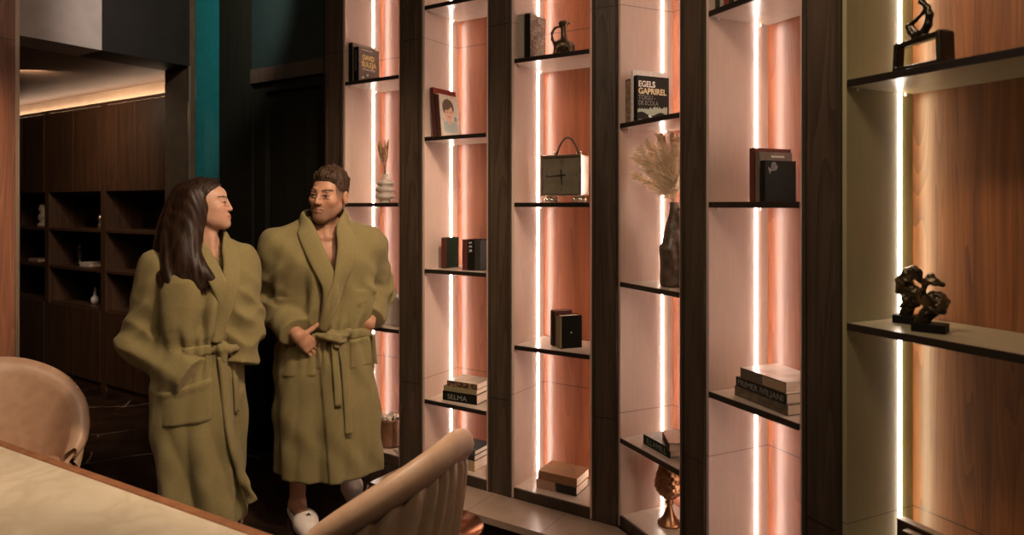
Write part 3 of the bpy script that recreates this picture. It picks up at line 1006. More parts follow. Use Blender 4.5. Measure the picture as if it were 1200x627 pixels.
def disc(mb, y, z, ry, rz, lift, mi, n=28, sq=1.0, rot=0.0):
    pts = []
    for k in range(n):
        a = 2 * math.pi * k / n
        yy, zz = ry * math.copysign(abs(math.cos(a)) ** sq, math.cos(a)), rz * math.copysign(abs(math.sin(a)) ** sq, math.sin(a))
        pts.append((X0 + lift, y + yy * math.cos(rot) - zz * math.sin(rot), z + yy * math.sin(rot) + zz * math.cos(rot)))
    mb.add(pts, [list(range(n))], mi)


disc(pr, 0.078, 0.163, 0.050, 0.047, 0.0002, 0, rot=-0.3)
disc(pr, 0.092, 0.058, 0.060, 0.030, 0.0003, 2, sq=0.35)
disc(pr, 0.085, 0.095, 0.019, 0.026, 0.0004, 1)
disc(pr, 0.082, 0.135, 0.034, 0.043, 0.0005, 1, rot=-0.15)
disc(pr, 0.070, 0.172, 0.034, 0.022, 0.0006, 0, rot=0.35)
for yy in (0.069, 0.095): disc(pr, yy, 0.139, 0.006, 0.003, 0.0007, 3)
disc(pr, 0.083, 0.113, 0.012, 0.004, 0.0007, 4)
disc(pr, 0.138, 0.105, 0.011, 0.014, 0.0004, 5)
pr.build('portrait_print', [mat('print_hair', (0.10, 0.06, 0.035), 0.5), mat('print_skin', (0.62, 0.38, 0.27), 0.5), mat('print_shirt', (0.33, 0.38, 0.37), 0.5),
         mat('print_eye', (0.05, 0.03, 0.02), 0.5), mat('print_lips', (0.45, 0.16, 0.12), 0.5), mat('print_flower', (0.18, 0.20, 0.22), 0.5)], o, recalc=False)

# --- row of dark books, second bay
Z = 1.2385
f, u = U_(2, 0.050)
book_up(f, u, 0.085, Z, 0.030, 0.115, 0.165, B['green'], 'dark book standing nearest the light strip in the magazine bay', spine=B['oxblood'])
f, u = U_(2, 0.206)
book_up(f, u, 0.062, Z, 0.030, 0.130, 0.160, B['oxblood'], 'oxblood red book standing between two dark books in the magazine bay')
f, u = U_(2, 0.238)
o = book_up(f, u, 0.066, Z, 0.036, 0.13, 0.160, B['black'], 'black book with pale spine marks right of the oxblood book')
lettering('S E R', 0.026, INK['white'], o, (0.010, -0.0003, 0.150), (0, 0, -1), (1, 0, 0), 0.055, name='spine_lettering')
f, u = U_(2, 0.2765)
o = book_up(f, u, 0.075, Z, 0.036, 0.13, 0.157, B['char'], 'charcoal book at the right end of the row, half hidden by the post')

# --- stack of three, second bay
Z = 0.5455
f, u = U_(2, 0.090)
o = book_flat(f, u, 0.045, Z, 0.212, 0.15, 0.050, B['black'], 'thick black book with pale spine letters at the bottom of the stack of three', extra=R(4))
lettering('SELMA', 0.036, INK['grey'], o, (0.030, -0.0004, 0.011), (1, 0, 0), (0, 0, 1), 0.12, name='spine_lettering')
f, u = U_(2, 0.094)
book_flat(f, u, 0.047, Z + 0.0505, 0.206, 0.148, 0.026, B['olive'], 'khaki book in the middle of the stack on the black book', extra=R(4))
f, u = U_(2, 0.116)
o = book_flat(f, u, 0.050, Z + 0.077, 0.185, 0.145, 0.030, noise_mat('grey_green_cover', (0.20, 0.17, 0.12), (0.36, 0.32, 0.25), 14, rough=0.35), 'grey-green book with a brown spine lying on top of the khaki book', extra=R(4), spine=noise_mat('mottled_spine', (0.05, 0.025, 0.012), (0.32, 0.2, 0.1), 60, rough=0.5, lo=0.45, hi=0.7))
# --- floor stack, second bay
Z = 0.2005
f, u = U_(2, 0.085)
book_flat(f, u, 0.055, Z, 0.205, 0.165, 0.054, B['tan'], 'tan book at the bottom of the pile behind the pleated chair')
f, u = U_(2, 0.088)
book_flat(f, u, 0.056, Z + 0.0545, 0.202, 0.16, 0.028, B['char'], 'charcoal book in the middle of the pile behind the pleated chair')
f, u = U_(2, 0.100)
book_flat(f, u, 0.060, Z + 0.083, 0.190, 0.155, 0.024, B['blue'], 'slate grey book on top of the pile behind the pleated chair')

# --- clock bay, upper shelf
Z = 2.2905
f, u = U_(3, 0.004)
book_up(f, u, 0.030, Z, 0.034, 0.18, 0.222, B['grey'], 'grey spined book at the left end of the shelf with the bronze jug')


def bloom_cover():
    m = noise_mat('floral_cover', (0.16, 0.115, 0.09), (0.34, 0.26, 0.21), 14, rough=0.5)
    t = NT(m)
    tc = t.n('ShaderNodeTexCoord')
    vo = t.n('ShaderNodeTexVoronoi'); vo.inputs['Scale'].default_value = 26; t.l(tc, 'Object', vo, 'Vector')
    cr = t.n('ShaderNodeValToRGB'); e = cr.color_ramp.elements
    e[0].position = 0.30; e[0].color = (0, 0, 0, 1); e[1].position = 0.36; e[1].color = (1, 1, 1, 1)
    e2 = e.new(0.44); e2.color = (0, 0, 0, 1)
    t.l(vo, 'Distance', cr, 'Fac')
    src = t.b.inputs['Base Color'].links[0].from_socket
    mx = t.n('ShaderNodeMix', data_type='RGBA'); t.l(cr, 'Color', mx, 0); t.t.links.new(src, mx.inputs[6]); mx.inputs[7].default_value = (0.62, 0.52, 0.44, 1)
    t.t.links.new(mx.outputs[2], t.b.inputs['Base Color'])
    return m


f, u = U_(3, 0.045)
book_up(f, u, 0.030, Z, 0.028, 0.155, 0.224, bloom_cover(), 'book with a mottled floral cover and black spine beside the bronze jug', spine=B['black'])

# bronze jug shaped like an animal
M['bronze'] = noise_mat('dark_bronze', (0.045, 0.028, 0.016), (0.10, 0.06, 0.032), 30, rough=0.38, metal=0.75)
s = SDF((-0.075, -0.05, -0.002), (0.075, 0.05, 0.185), 0.0022)
s.ell((0.004, 0, 0.062), (0.046, 0.030, 0.034), 0.01)
s.cap((0.010, 0, 0.085), (0.006, 0, 0.140), 0.017, 0.0125, 0.012)
s.cap((0.006, 0, 0.150), (0.006, 0, 0.172), 0.013, 0.024, 0.01)
s.ell((0.006, 0, 0.180), (0.020, 0.020, 0.012), 0.004, 's')
s.cap((0.006, 0, 0.166), (0.034, 0, 0.171), 0.009, 0.005, 0.006)
s.chain([(-0.004, 0, 0.160), (-0.036, 0, 0.150), (-0.050, 0, 0.125), (-0.048, 0, 0.095), (-0.034, 0, 0.070)], [0.0055, 0.0055, 0.0055, 0.006, 0.008], 0.008)
for sx in (-1, 1):
    for sy in (-1, 1):
        s.chain([(0.004 + sx * 0.030, sy * 0.016, 0.05), (0.004 + sx * 0.036, sy * 0.020, 0.024), (0.004 + sx * 0.040, sy * 0.021, 0.005)], [0.014, 0.0085, 0.0075], 0.008)
s.chain([(0.044, 0, 0.072), (0.056, 0, 0.062), (0.058, 0, 0.044), (0.052, 0, 0.03)], [0.008, 0.005, 0.0045, 0.005], 0.006)
s.fn(lambda X, Y, Z_: Z_ * -1.0 + 0.0005, op='i')
V, F = s.mesh()
f, u = U_(3, 0.203)
jg = np_mesh('jug', V, F, M['bronze'])
jg.location = W(f, u, 0.12, 2.2905); jg.rotation_euler = (0, 0, FR[f][1] + R(25))
tag(jg, 'dark bronze jug shaped like a four legged animal with an arched handle', 'jug')

# clock
M['silver'] = noise_mat('aged_silver', (0.42, 0.35, 0.28), (0.56, 0.47, 0.39), 20, rough=0.28, metal=0.85)
M['clockface'] = noise_mat('aged_dial', (0.15, 0.125, 0.085), (0.20, 0.165, 0.115), 16, rough=0.5)
M['strap'] = noise_mat('dark_strap_leather', (0.05, 0.025, 0.015), (0.08, 0.04, 0.025), 40, rough=0.4)
f, u = U_(3, 0.112)
ck = thing('table_clock', 'square silver table clock with an arched strap handle and ball feet', 'clock', tuple(W(f, u, 0.08, 1.5905)), FR[f][1])
cw, chh, cd_ = 0.212, 0.190, 0.085
zb = 0.036
cb = MB()
cb.box(0, cw, 0.004, cd_, zb, zb + 0.006, 0.002).box(0, cw, 0.004, cd_, zb + chh - 0.006, zb + chh, 0.002)
cb.box(0, 0.006, 0.004, cd_, zb + 0.006, zb + chh - 0.006).box(cw - 0.006, cw, 0.004, cd_, zb + 0.006, zb + chh - 0.006)
cb.box(0.006, cw - 0.006, cd_ - 0.006, cd_, zb + 0.006, zb + chh - 0.006)
cb.build('case', M['silver'], ck)
fr_ = MB()
for x0, x1, z0, z1 in ((-0.004, cw + 0.004, zb - 0.003, zb + 0.008), (-0.004, cw + 0.004, zb + chh - 0.008, zb + chh + 0.003), (-0.004, 0.007, zb + 0.008, zb + chh - 0.008), (cw - 0.007, cw + 0.004, zb + 0.008, zb + chh - 0.008)):
    fr_.box(x0, x1, -0.004, 0.006, z0, z1, 0.0015)
fr_.build('bezel', M['silver'], ck)
dl = MB().box(0.0065, cw - 0.0065, 0.004, 0.010, zb + 0.0065, zb + chh - 0.0065).build('dial', M['clockface'], ck)
cx_, cz_ = cw / 2, zb + chh / 2
hb = MB()


def hand(ang, ln, tail, w):
    d = Vector((math.sin(ang), 0, math.cos(ang)))
    hb.sweep([Vector((cx_, 0.002, cz_)) - d * tail, Vector((cx_, 0.002, cz_)), Vector((cx_, 0.002, cz_)) + d * ln], [w * 0.7, w, w * 0.35], [0.0006] * 3, nrm=(0, 1, 0), n=6)


hand(R(266), 0.080, 0.024, 0.0035)
hand(R(174), 0.048, 0.030, 0.0045)
hb.lathe([(0.001, 0), (0.007, 0), (0.007, 0.002)], 16, (cx_, 0, cz_))
hb.build('hand', INK['black'], ck)
for tx, px, pz in (('12', cx_, zb + chh - 0.036), ('6', cx_, zb + 0.020), ('9', 0.026, cz_ - 0.006), ('3', cw - 0.026, cz_ - 0.006)):
    lettering(tx, 0.018, INK['black'], ck, (px, 0.0036, pz), (1, 0, 0), (0, 0, 1), name='numeral', align='CENTER')
hp = [(0.050 + 0.0, 0.045, zb + chh + 0.012)]
for k in range(15):
    a = k / 14
    x = 0.050 + 0.115 * a + 0.010
    hp.append((x, 0.045, zb + chh + 0.014 + 0.075 * math.sin(math.pi * a) ** 0.75 * (1.0)))
hp.append((0.180, 0.045, zb + chh + 0.012))
MB().sweep(hp, 0.0055, 0.0035, nrm=(0, 1, 0.001)).build('handle', M['strap'], ck)
for x in (0.052, 0.180):
    b_ = MB()
    ring = [(x + 0.011 * math.cos(q), 0.045, zb + chh + 0.012 + 0.011 * math.sin(q)) for q in np.linspace(0, 2 * math.pi, 20, endpoint=False)]
    b_.sweep(ring, 0.0028, closed=True)
    b_.lathe([(0.008, 0), (0.008, 0.003), (0.004, 0.006)], 14, (x, 0.045, zb + chh + 0.0032))
    b_.build('handle_ring', M['chrome'], ck)
for x in (0.030, cw - 0.030):
    for y in (0.018, 0.068):
        b_ = MB()
        for dx in (-0.013, 0.013):
            b_.ico((x + dx, y, 0.0135), 0.0135, 2)
        b_.ico((x, y, 0.020), 0.009, 2)
        b_.lathe([(0.010, 0.026), (0.014, 0.031), (0.014, zb - 0.0032)], 14, (x, y, 0))
        b_.build('foot', M['chrome'], ck)

# two small books under the clock
Z = 0.8955
f, u = U_(3, 0.150)
book_up(f, u, 0.100, Z, 0.034, 0.10, 0.172, B['oxblood'], 'dark brown book standing behind the small black book below the clock', extra=R(-38), spine=B['black'])
f, u = U_(3, 0.194)
o = book_up(f, u, 0.076, Z, 0.052, 0.112, 0.156, B['black'], 'small thick black book with a tan spine standing below the clock', extra=R(-38), spine=B['olive'])
MB().ico((0.0522, 0.056, 0.075), (0.0004, 0.004, 0.004), 1).build('cover_mark', INK['white'], o)

# stack at the foot of the clock bay
Z = 0.2005
f, u = U_(3, 0.092)
book_flat(f, u, 0.060, Z, 0.100, 0.15, 0.042, B['rose'], 'small rose brown book at the lower left of the pile in the clock bay', extra=R(3))
f, u = U_(3, 0.200)
book_flat(f, u, 0.068, Z, 0.104, 0.15, 0.042, B['blue'], 'slate book at the lower right of the pile in the clock bay', extra=R(3), spine=B['char'])
f, u = U_(3, 0.100)
o = book_flat(f, u, 0.064, Z + 0.0425, 0.206, 0.155, 0.042, B['leather'], 'large tan book with an ornament on its cover, below the clock', extra=R(3))
sw = MB()
for (cx0, cy0, r0) in ((0.075, 0.075, 0.020), (0.115, 0.075, 0.026), (0.152, 0.078, 0.018), (0.095, 0.10, 0.014), (0.135, 0.105, 0.014)):
    pts = [(cx0 + r0 * (1 - q / 9.0) * math.cos(q * 1.1), cy0 + r0 * (1 - q / 9.0) * math.sin(q * 1.1), 0.0422) for q in np.linspace(0, 8, 26)]
    sw.sweep(pts, 0.0022, 0.0005, nrm=(0, 0, 1), n=6)
sw.build('cover_ornament', INK['sepia'], o)

# --- pampas bay, upper shelf
Z = 1.9405
f, u = U_(4, 0.006)
book_up(f, u, 0.028, Z, 0.030, 0.16, 0.195, B['black'], 'book with a speckled brown spine at the left end above the pampas grass',
        spine=noise_mat('speckled_brown_spine', (0.10, 0.06, 0.035), (0.30, 0.20, 0.13), 70, rough=0.6))
f, u = U_(4, 0.037)
book_up(f, u, 0.034, Z, 0.0165, 0.185, 0.232, B['white'], 'tall white book standing behind the black book above the pampas grass')
f, u = U_(4, 0.0545)
o = book_up(f, u, 0.038, Z, 0.020, 0.175, 0.206, B['char'], 'black book with stacked pale title lines, above the pampas grass', spine=B['black'])
lettering('EGELS', 0.036, INK['white'], o, (0.020, 0.010, 0.158), XC, YC, 0.088, bold=0.001)
lettering('GAPRIREL', 0.036, mat('cream_ink', (0.72, 0.60, 0.36), 0.5), o, (0.020, 0.010, 0.127), XC, YC, 0.150, bold=0.001)
lettering('TOIGU -', 0.028, INK['grey'], o, (0.020, 0.010, 0.102), XC, YC, 0.090)
lettering('DE ECOLA', 0.028, INK['grey'], o, (0.020, 0.010, 0.078), XC, YC, 0.105)
tr = []
for k in range(31):
    y = 0.006 + k * 0.0053
    tr.append((0.0202, y, 0.058 + 0.012 * (k / 30) + random.uniform(-0.003, 0.010)))
lo_ = [(0.0202, p[1], 0.040 + 0.008 * math.sin(p[1] * 60)) for p in tr]
MB().add(tr + lo_, [[k, k + 1, 31 + k + 1, 31 + k] for k in range(30)], 0).build('cover_picture', INK['pale'], o, recalc=False)
MB().add([(0.0203, 0.062, 0.030), (0.0203, 0.070, 0.036), (0.0203, 0.105, 0.010), (0.0203, 0.088, 0.008)], [[0, 1, 2, 3]]).build('cover_mark', INK['white'], o, recalc=False)
lettering('ECHEYME', 0.010, INK['white'], o, (0.020, 0.012, 0.008), XC, YC, 0.055)

# vase and pampas grass
M['vase'] = noise_mat('dark_wrinkled_leather', (0.045, 0.030, 0.020), (0.14, 0.095, 0.065), 26, rough=0.4, bump=0.9, bscale=45)
f, u = U_(4, 0.237)
vz = thing('vase', 'dark leathery bottle vase with a crumpled surface, holding pampas grass', 'vase', tuple(W(f, u, 0.115, 1.2385)), FR[f][1] + R(20))
def vfn(r, z, a): return r * (1 + 0.10 * math.cos(4 * a) * (1 if z < 0.17 else 0.3) + 0.03 * math.sin(9 * a + 40 * z) + 0.02 * math.sin(5 * a - 60 * z))
MB().lathe([(0.0, 0.0), (0.058, 0.0), (0.061, 0.02), (0.060, 0.10), (0.063, 0.152), (0.061, 0.166), (0.051, 0.180), (0.046, 0.215), (0.035, 0.260), (0.023, 0.300), (0.018, 0.33), (0.019, 0.352), (0.014, 0.352), (0.012, 0.30), (0.0, 0.29)], 48, fn=vfn).build('vase_body', M['vase'], vz)
MB().sweep([(0.018, 0, 0.325), (0.05, 0, 0.32), (0.066, 0, 0.28), (0.066, 0, 0.22), (0.056, 0, 0.18)], [0.006] * 5).build('handle', M['vase'], vz)
M['pampas'] = noise_mat('pampas_plume', (0.90, 0.76, 0.60), (0.96, 0.86, 0.72), 40, rough=0.9, spec=0.1)
_t = M['pampas'].node_tree
_tr = _t.nodes.new('ShaderNodeBsdfTranslucent'); _tr.inputs[0].default_value = (0.98, 0.86, 0.70, 1)
_mx = _t.nodes.new('ShaderNodeMixShader'); _mx.inputs[0].default_value = 0.5
_t.links.new(_t.nodes['Principled BSDF'].outputs[0], _mx.inputs[1]); _t.links.new(_tr.outputs[0], _mx.inputs[2])
_t.links.new(_mx.outputs[0], _t.nodes['Material Output'].inputs['Surface'])
pg = thing('pampas_grass', 'dried pampas plumes fanning out of the dark vase', 'dried grass', tuple(W(f, u, 0.115, 1.2385)), FR[f][1])
stem_top = np.array([0, 0, 0.345])
for k in range(16):
    fx = -0.205 + 0.285 * (k / 15) + random.uniform(-0.008, 0.008)
    fy = -0.03 - 0.085 * (1 - k / 15) + 0.07 * random.random()
    hz = 0.615 - 3.6 * (fx + 0.03) ** 2 + random.uniform(-0.03, 0.03)
    end = np.array([fx * 0.92, fy, hz])
    mid = np.array([fx * 0.28, fy * 0.3, 0.345 + (hz - 0.345) * 0.55])
    m = MB()
    axp = [stem_top * (1 - q) ** 2 + 2 * q * (1 - q) * mid + q * q * end for q in np.linspace(0, 1, 12)]
    m.sweep([np.array([0, 0, 0.30])] + axp, 0.0016, n=5)
    for j in range(520):
        q = random.random() ** 0.8
        q = 0.16 + 0.84 * q
        i = min(10, int(q * 11)); fr0 = q * 11 - i
        p = axp[i] * (1 - fr0) + axp[i + 1] * fr0
        T = axp[i + 1] - axp[i]; T = T / np.linalg.norm(T)
        rd = RNG.normal(size=3); rd -= T * (rd @ T); rd /= np.linalg.norm(rd)
        L = 0.072 * (1.05 - 0.55 * q) * random.uniform(0.6, 1.2) * min(1.0, (q - 0.10) * 5)
        d1 = T * 0.50 + rd * random.uniform(0.35, 0.80)
        d2 = T * 0.80 + rd * random.uniform(0.1, 0.5) + np.array([0, 0, -0.30])
        bw = np.cross(d1, RNG.normal(size=3)); bw /= np.linalg.norm(bw) + 1e-9
        p1_ = p + d1 * L * 0.5; p2_ = p1_ + d2 * L * 0.5
        m.add([p - bw * 0.0010, p + bw * 0.0010, p1_ - bw * 0.0018, p1_ + bw * 0.0018, p2_ - bw * 0.0004, p2_ + bw * 0.0004], [[0, 1, 3, 2], [2, 3, 5, 4]], 0, False)
    m.build('plume', M['pampas'], pg, recalc=False)

# two books below the vase
Z = 0.5455
f, u = U_(4, 0.106)
o = book_flat(f, u, 0.052, Z, 0.19, 0.17, 0.042, B['grey'], 'grey book with a dark lettered spine under the small brown book', extra=R(-2), spine=B['green'])
lettering('ILLAMILL', 0.034, INK['grey'], o, (0.024, -0.0008, 0.009), (1, 0, 0), (0, 0, 1), 0.14, name='spine_lettering')
f, u = U_(4, 0.196)
book_flat(f, u, 0.085, Z + 0.0425, 0.15, 0.12, 0.036, B['rose'], 'small rose brown book lying askew on the grey book', extra=R(-28), spine=B['oxblood'])

# copper lamp goblet
M['copper_dark'] = noise_mat('hammered_copper', (0.26, 0.12, 0.055), (0.40, 0.20, 0.10), 18, rough=0.34, metal=0.85)
f, u = U_(4, 0.158)
gb = thing('copper_goblet', 'copper goblet with a scaly textured bowl on a slim foot', 'goblet', tuple(W(f, u, 0.15, 0.2005)), FR[f][1])
NV, NA = 60, 72
V, F = [], []
for i in range(NV):
    q = i / (NV - 1); z = 0.112 + 0.142 * q
    r = 0.018 + 0.042 * math.sin(min(1, q / 0.42) * math.pi / 2) ** 0.8 if q < 0.42 else 0.060 - 0.020 * ((q - 0.42) / 0.58) ** 1.3
    for k in range(NA):
        a = 2 * math.pi * k / NA
        row = q * 9; ri = int(row); fz = row - ri
        ph = a * 12 / (2 * math.pi) + 0.5 * (ri % 2)
        fa = abs((ph % 1.0) - 0.5) * 2
        sc = 0.0045 * max(0.0, 1 - fa ** 2 - (fz - 0.15) ** 2 * 1.1)
        V.append(((r + sc) * math.cos(a), (r + sc) * math.sin(a), z))
for i in range(NV - 1):
    for k in range(NA):
        k2 = (k + 1) % NA
        F.append([i * NA + k, i * NA + k2, (i + 1) * NA + k2, (i + 1) * NA + k])
F.append([k for k in range(NA)][::-1]); F.append([(NV - 1) * NA + k for k in range(NA)])
MB().add(V, F, 0, True).build('bowl', M['copper_dark'], gb)
MB().lathe([(0.0, 0), (0.050, 0), (0.051, 0.008), (0.046, 0.012), (0.036, 0.02), (0.022, 0.045), (0.013, 0.07), (0.010, 0.085), (0.017, 0.09), (0.017, 0.096), (0.011, 0.102), (0.018, 0.112), (0.0, 0.113)], 36).build('foot', M['copper_dark'], gb)

# --- bay with the black book
Z = 2.2905
specs = [(0.006, 0.024, 'char', 0.21, 'charcoal book at the left end of the topmost shelf row seen'), (0.031, 0.020, 'grey', 0.215, 'grey spined book between the charcoal and the red book on the top shelf'),
         (0.052, 0.026, 'red', 0.22, 'red spined book on the top shelf'), (0.079, 0.022, 'green', 0.215, 'dark green book right of the red spined book'),
         (0.102, 0.028, 'olive', 0.21, 'khaki book at the right end of the row with the red spined book')]
for uu, t_, c_, h_, lb in specs:
    f, u = U_(5, uu)
    book_up(f, u, 0.028, Z, t_ - 0.001, 0.17, h_, B[c_], lb)
Z = 1.5905
f, u = U_(5, 0.130)
book_up(f, u, 0.075, Z, 0.022, 0.175, 0.190, B['oxblood'], 'tallest dark brown book behind the grey-brown book and the black book', spine=B['oxblood'])
f, u = U_(5, 0.154)
o = book_up(f, u, 0.078, Z, 0.020, 0.155, 0.175, B['taupe'], 'grey-brown book with a thin pale title, between the black and the brown book')
lettering('RESONANCE', 0.010, INK['white'], o, (0.020, 0.055, 0.156), XC, YC, 0.060)
f, u = U_(5, 0.195)
o = book_up(f, u, 0.060, Z, 0.022, 0.145, 0.142, B['black'], 'black book with a faint tilted sign on its cover', )
ca, sa = math.cos(R(38)), math.sin(R(38))
lettering('A@', 0.030, INK['grey'], o, (0.022, 0.022, 0.096), (0, ca, sa), (0, -sa, ca), 0.045)

Z = 0.8955
f, u = U_(5, 0.082)
o = book_flat(f, u, 0.052, Z, 0.262, 0.17, 0.036, B['taupe'], 'dark mottled book at the bottom of the stack of three by the wide post', extra=R(-5),
              spine=noise_mat('dark_mottled_spine', (0.06, 0.045, 0.03), (0.16, 0.12, 0.08), 30, rough=0.5))
f, u = U_(5, 0.090)
o = book_flat(f, u, 0.050, Z + 0.0365, 0.250, 0.168, 0.034, B['olive'], 'dark lettered book in the middle of the stack of three by the wide post', extra=R(-5), spine=B['char'])
lettering('PRIMER IVILJANI', 0.030, INK['grey'], o, (0.010, -0.0008, 0.006), (1, 0, 0), (0, 0, 1), 0.225, name='spine_lettering')
f, u = U_(5, 0.116)
o = book_flat(f, u, 0.046, Z + 0.071, 0.222, 0.16, 0.038, noise_mat('cloudy_cover', (0.60, 0.46, 0.40), (0.80, 0.72, 0.66), 9, rough=0.25), 'pale cloudy book on top of the stack of three by the wide post', extra=R(-5), spine=B['taupe'])
MB().box(0.115, 0.2215, -0.0012, -0.0007, 0.004, 0.034).build('spine_label', B['tan'], o)

# --- olive bay: loop sculpture
M['sculpt'] = noise_mat('dark_polished_bronze', (0.035, 0.028, 0.02), (0.07, 0.055, 0.038), 12, rough=0.25, metal=0.8)
s = SDF((-0.11, -0.04, -0.004), (0.13, 0.04, 0.235), 0.0026)
# rounded frame: bottom bar, left leg, top bar, wide right leg
def bar(p, q, r1, r2, dep):
    n = 9
    for i in range(n):
        yy = -dep + 2 * dep * i / (n - 1)
        s.cap((p[0], yy, p[1]), (q[0], yy, q[1]), r1, r2, 0.004)
bar((-0.082, 0.009), (0.080, 0.009), 0.009, 0.009, 0.014)
bar((-0.084, 0.010), (-0.080, 0.088), 0.0085, 0.0085, 0.012)
bar((-0.080, 0.088), (0.076, 0.099), 0.0075, 0.008, 0.012)
bar((0.080, 0.010), (0.078, 0.097), 0.010, 0.009, 0.026)
# seated crescent figure on top
s.chain([(-0.018, 0, 0.104), (0.006, 0, 0.112), (0.022, 0, 0.135), (0.028, 0, 0.165), (0.020, 0, 0.192), (0.006, 0, 0.208), (0.000, 0, 0.214)], [0.013, 0.013, 0.012, 0.011, 0.0085, 0.008, 0.0105], 0.006)
s.chain([(-0.018, 0, 0.104), (-0.036, 0, 0.128), (-0.046, 0, 0.146)], [0.013, 0.011, 0.009], 0.006)
s.chain([(-0.046, 0, 0.146), (-0.020, 0, 0.160), (0.004, 0, 0.176), (0.016, 0, 0.192)], [0.008, 0.006, 0.0055, 0.006], 0.005)
s.chain([(-0.034, 0, 0.146), (-0.014, 0, 0.122)], [0.005, 0.006], 0.004)
s.fn(lambda X, Y, Z_: -Z_ + 0.0005, op='i')
V, F = s.mesh()
f, u = U_(6, 0.197)
sc_ = np_mesh('loop_sculpture', V, F, M['sculpt'])
sc_.scale = (0.84, 0.84, 0.84)
sc_.location = W(f, u, 0.045, 1.9405); sc_.rotation_euler = (0, 0, FR[f][1] + R(-4))
tag(sc_, 'dark bronze abstract sculpture of a crescent figure seated on a rounded open frame', 'sculpture')

# two face sculptures
M['face'] = noise_mat('antique_bronze', (0.06, 0.045, 0.028), (0.32, 0.23, 0.13), 26, rough=0.3, metal=0.85, lo=0.45, hi=0.75)


def face_sculpture(kind):
    s = SDF((-0.065, -0.045, 0.02), (0.065, 0.045, 0.185), 0.002)
    if kind == 0:      # head with a swept cap of hair and a hand at the cheek
        s.chain([(-0.016, 0, 0.026), (-0.008, 0, 0.045), (-0.004, 0, 0.065)], [0.020, 0.017, 0.022], 0.006)
        s.ell((-0.014, 0, 0.105), (0.024, 0.020, 0.034), 0.01)
        s.ell((0.008, 0, 0.085), (0.026, 0.022, 0.030), 0.006)
        s.ell((0.030, 0, 0.083), (0.010, 0.009, 0.006), 0.006); s.ell((0.024, 0, 0.070), (0.010, 0.010, 0.005), 0.004); s.ell((0.018, 0, 0.056), (0.011, 0.012, 0.008), 0.006)
        s.chain([(-0.040, 0, 0.092), (-0.034, 0, 0.122), (-0.012, 0, 0.148), (0.008, 0, 0.158), (0.022, 0, 0.150), (0.024, 0, 0.132), (0.034, 0, 0.122)], [0.009, 0.013, 0.015, 0.013, 0.011, 0.009, 0.005], 0.008)
        s.chain([(-0.03, 0.008, 0.112), (-0.006, 0.012, 0.136), (0.016, 0.010, 0.142)], [0.010, 0.011, 0.009], 0.004)
        s.ell((0.004, -0.018, 0.112), (0.017, 0.016, 0.011), 0.003, 's'); s.ell((0.004, 0.018, 0.112), (0.017, 0.016, 0.011), 0.003, 's')
        for k in range(4):
            s.chain([(-0.026 + 0.004 * k, -0.018, 0.048 + 0.004 * k), (-0.006 + 0.006 * k, -0.024, 0.066 + 0.006 * k), (0.010 + 0.004 * k, -0.020, 0.078 + 0.007 * k)], [0.005, 0.0045, 0.004], 0.002)
        s.ell((-0.016, -0.014, 0.075), (0.011, 0.010, 0.014), 0.004)
    else:              # face fragments with a gap across the eyes
        s.chain([(-0.022, 0, 0.026), (-0.014, 0, 0.045), (0.004, 0, 0.062)], [0.022, 0.019, 0.024], 0.006)
        s.ell((0.014, 0, 0.085), (0.034, 0.024, 0.030), 0.006)
        s.ell((0.042, 0, 0.088), (0.012, 0.010, 0.008), 0.006); s.ell((0.038, 0, 0.074), (0.010, 0.012, 0.006), 0.004); s.ell((0.032, 0, 0.058), (0.012, 0.013, 0.009), 0.006)
        s.chain([(-0.020, 0, 0.080), (-0.022, 0, 0.112), (-0.016, 0, 0.130)], [0.010, 0.007, 0.009], 0.006)
        s.ell((0.0, 0, 0.140), (0.024, 0.018, 0.012), 0.006); s.ell((0.0, 0, 0.152), (0.013, 0.012, 0.010), 0.006); s.chain([(0.01, 0, 0.138), (0.032, 0, 0.132)], [0.010, 0.007], 0.006)
        s.ell((0.020, -0.022, 0.098), (0.014, 0.008, 0.006), 0.003, 's')
        for k in range(4):
            s.chain([(-0.026, -0.016 + 0.003 * k, 0.036), (-0.006 + 0.006 * k, -0.024, 0.052 + 0.003 * k), (0.004 + 0.008 * k, -0.023, 0.066 + 0.005 * k)], [0.006, 0.0048, 0.004], 0.002)
    s.displace(lambda X, Y, Z_: 0.0012 * np.sin(260 * X + 90 * Z_) * np.sin(240 * Z_ - 60 * X + 100 * Y))
    return s.mesh()


for kind, (uu, vv, lb) in enumerate([(0.088, 0.165, 'bronze head sculpture with swept hair, the rear one of the pair'), (0.196, 0.090, 'bronze face sculpture with a gap across the eyes, the front one of the pair')]):
    f, u = U_(6, uu)
    t = thing('face_sculpture', lb, 'sculpture', tuple(W(f, u, vv, 1.2385)), FR[f][1] + R(18 if kind == 0 else 22), 'pair of bronze face sculptures')
    MB().box(-0.045, 0.035, -0.028, 0.028, 0, 0.0235, 0.002).build('base', B['black'], t)
    V, F = face_sculpture(kind)
    np_mesh('face', V * np.array([0.86, 0.95, 0.97]) + np.array([-0.003, 0, 0.0006]), F, M['face'], t)

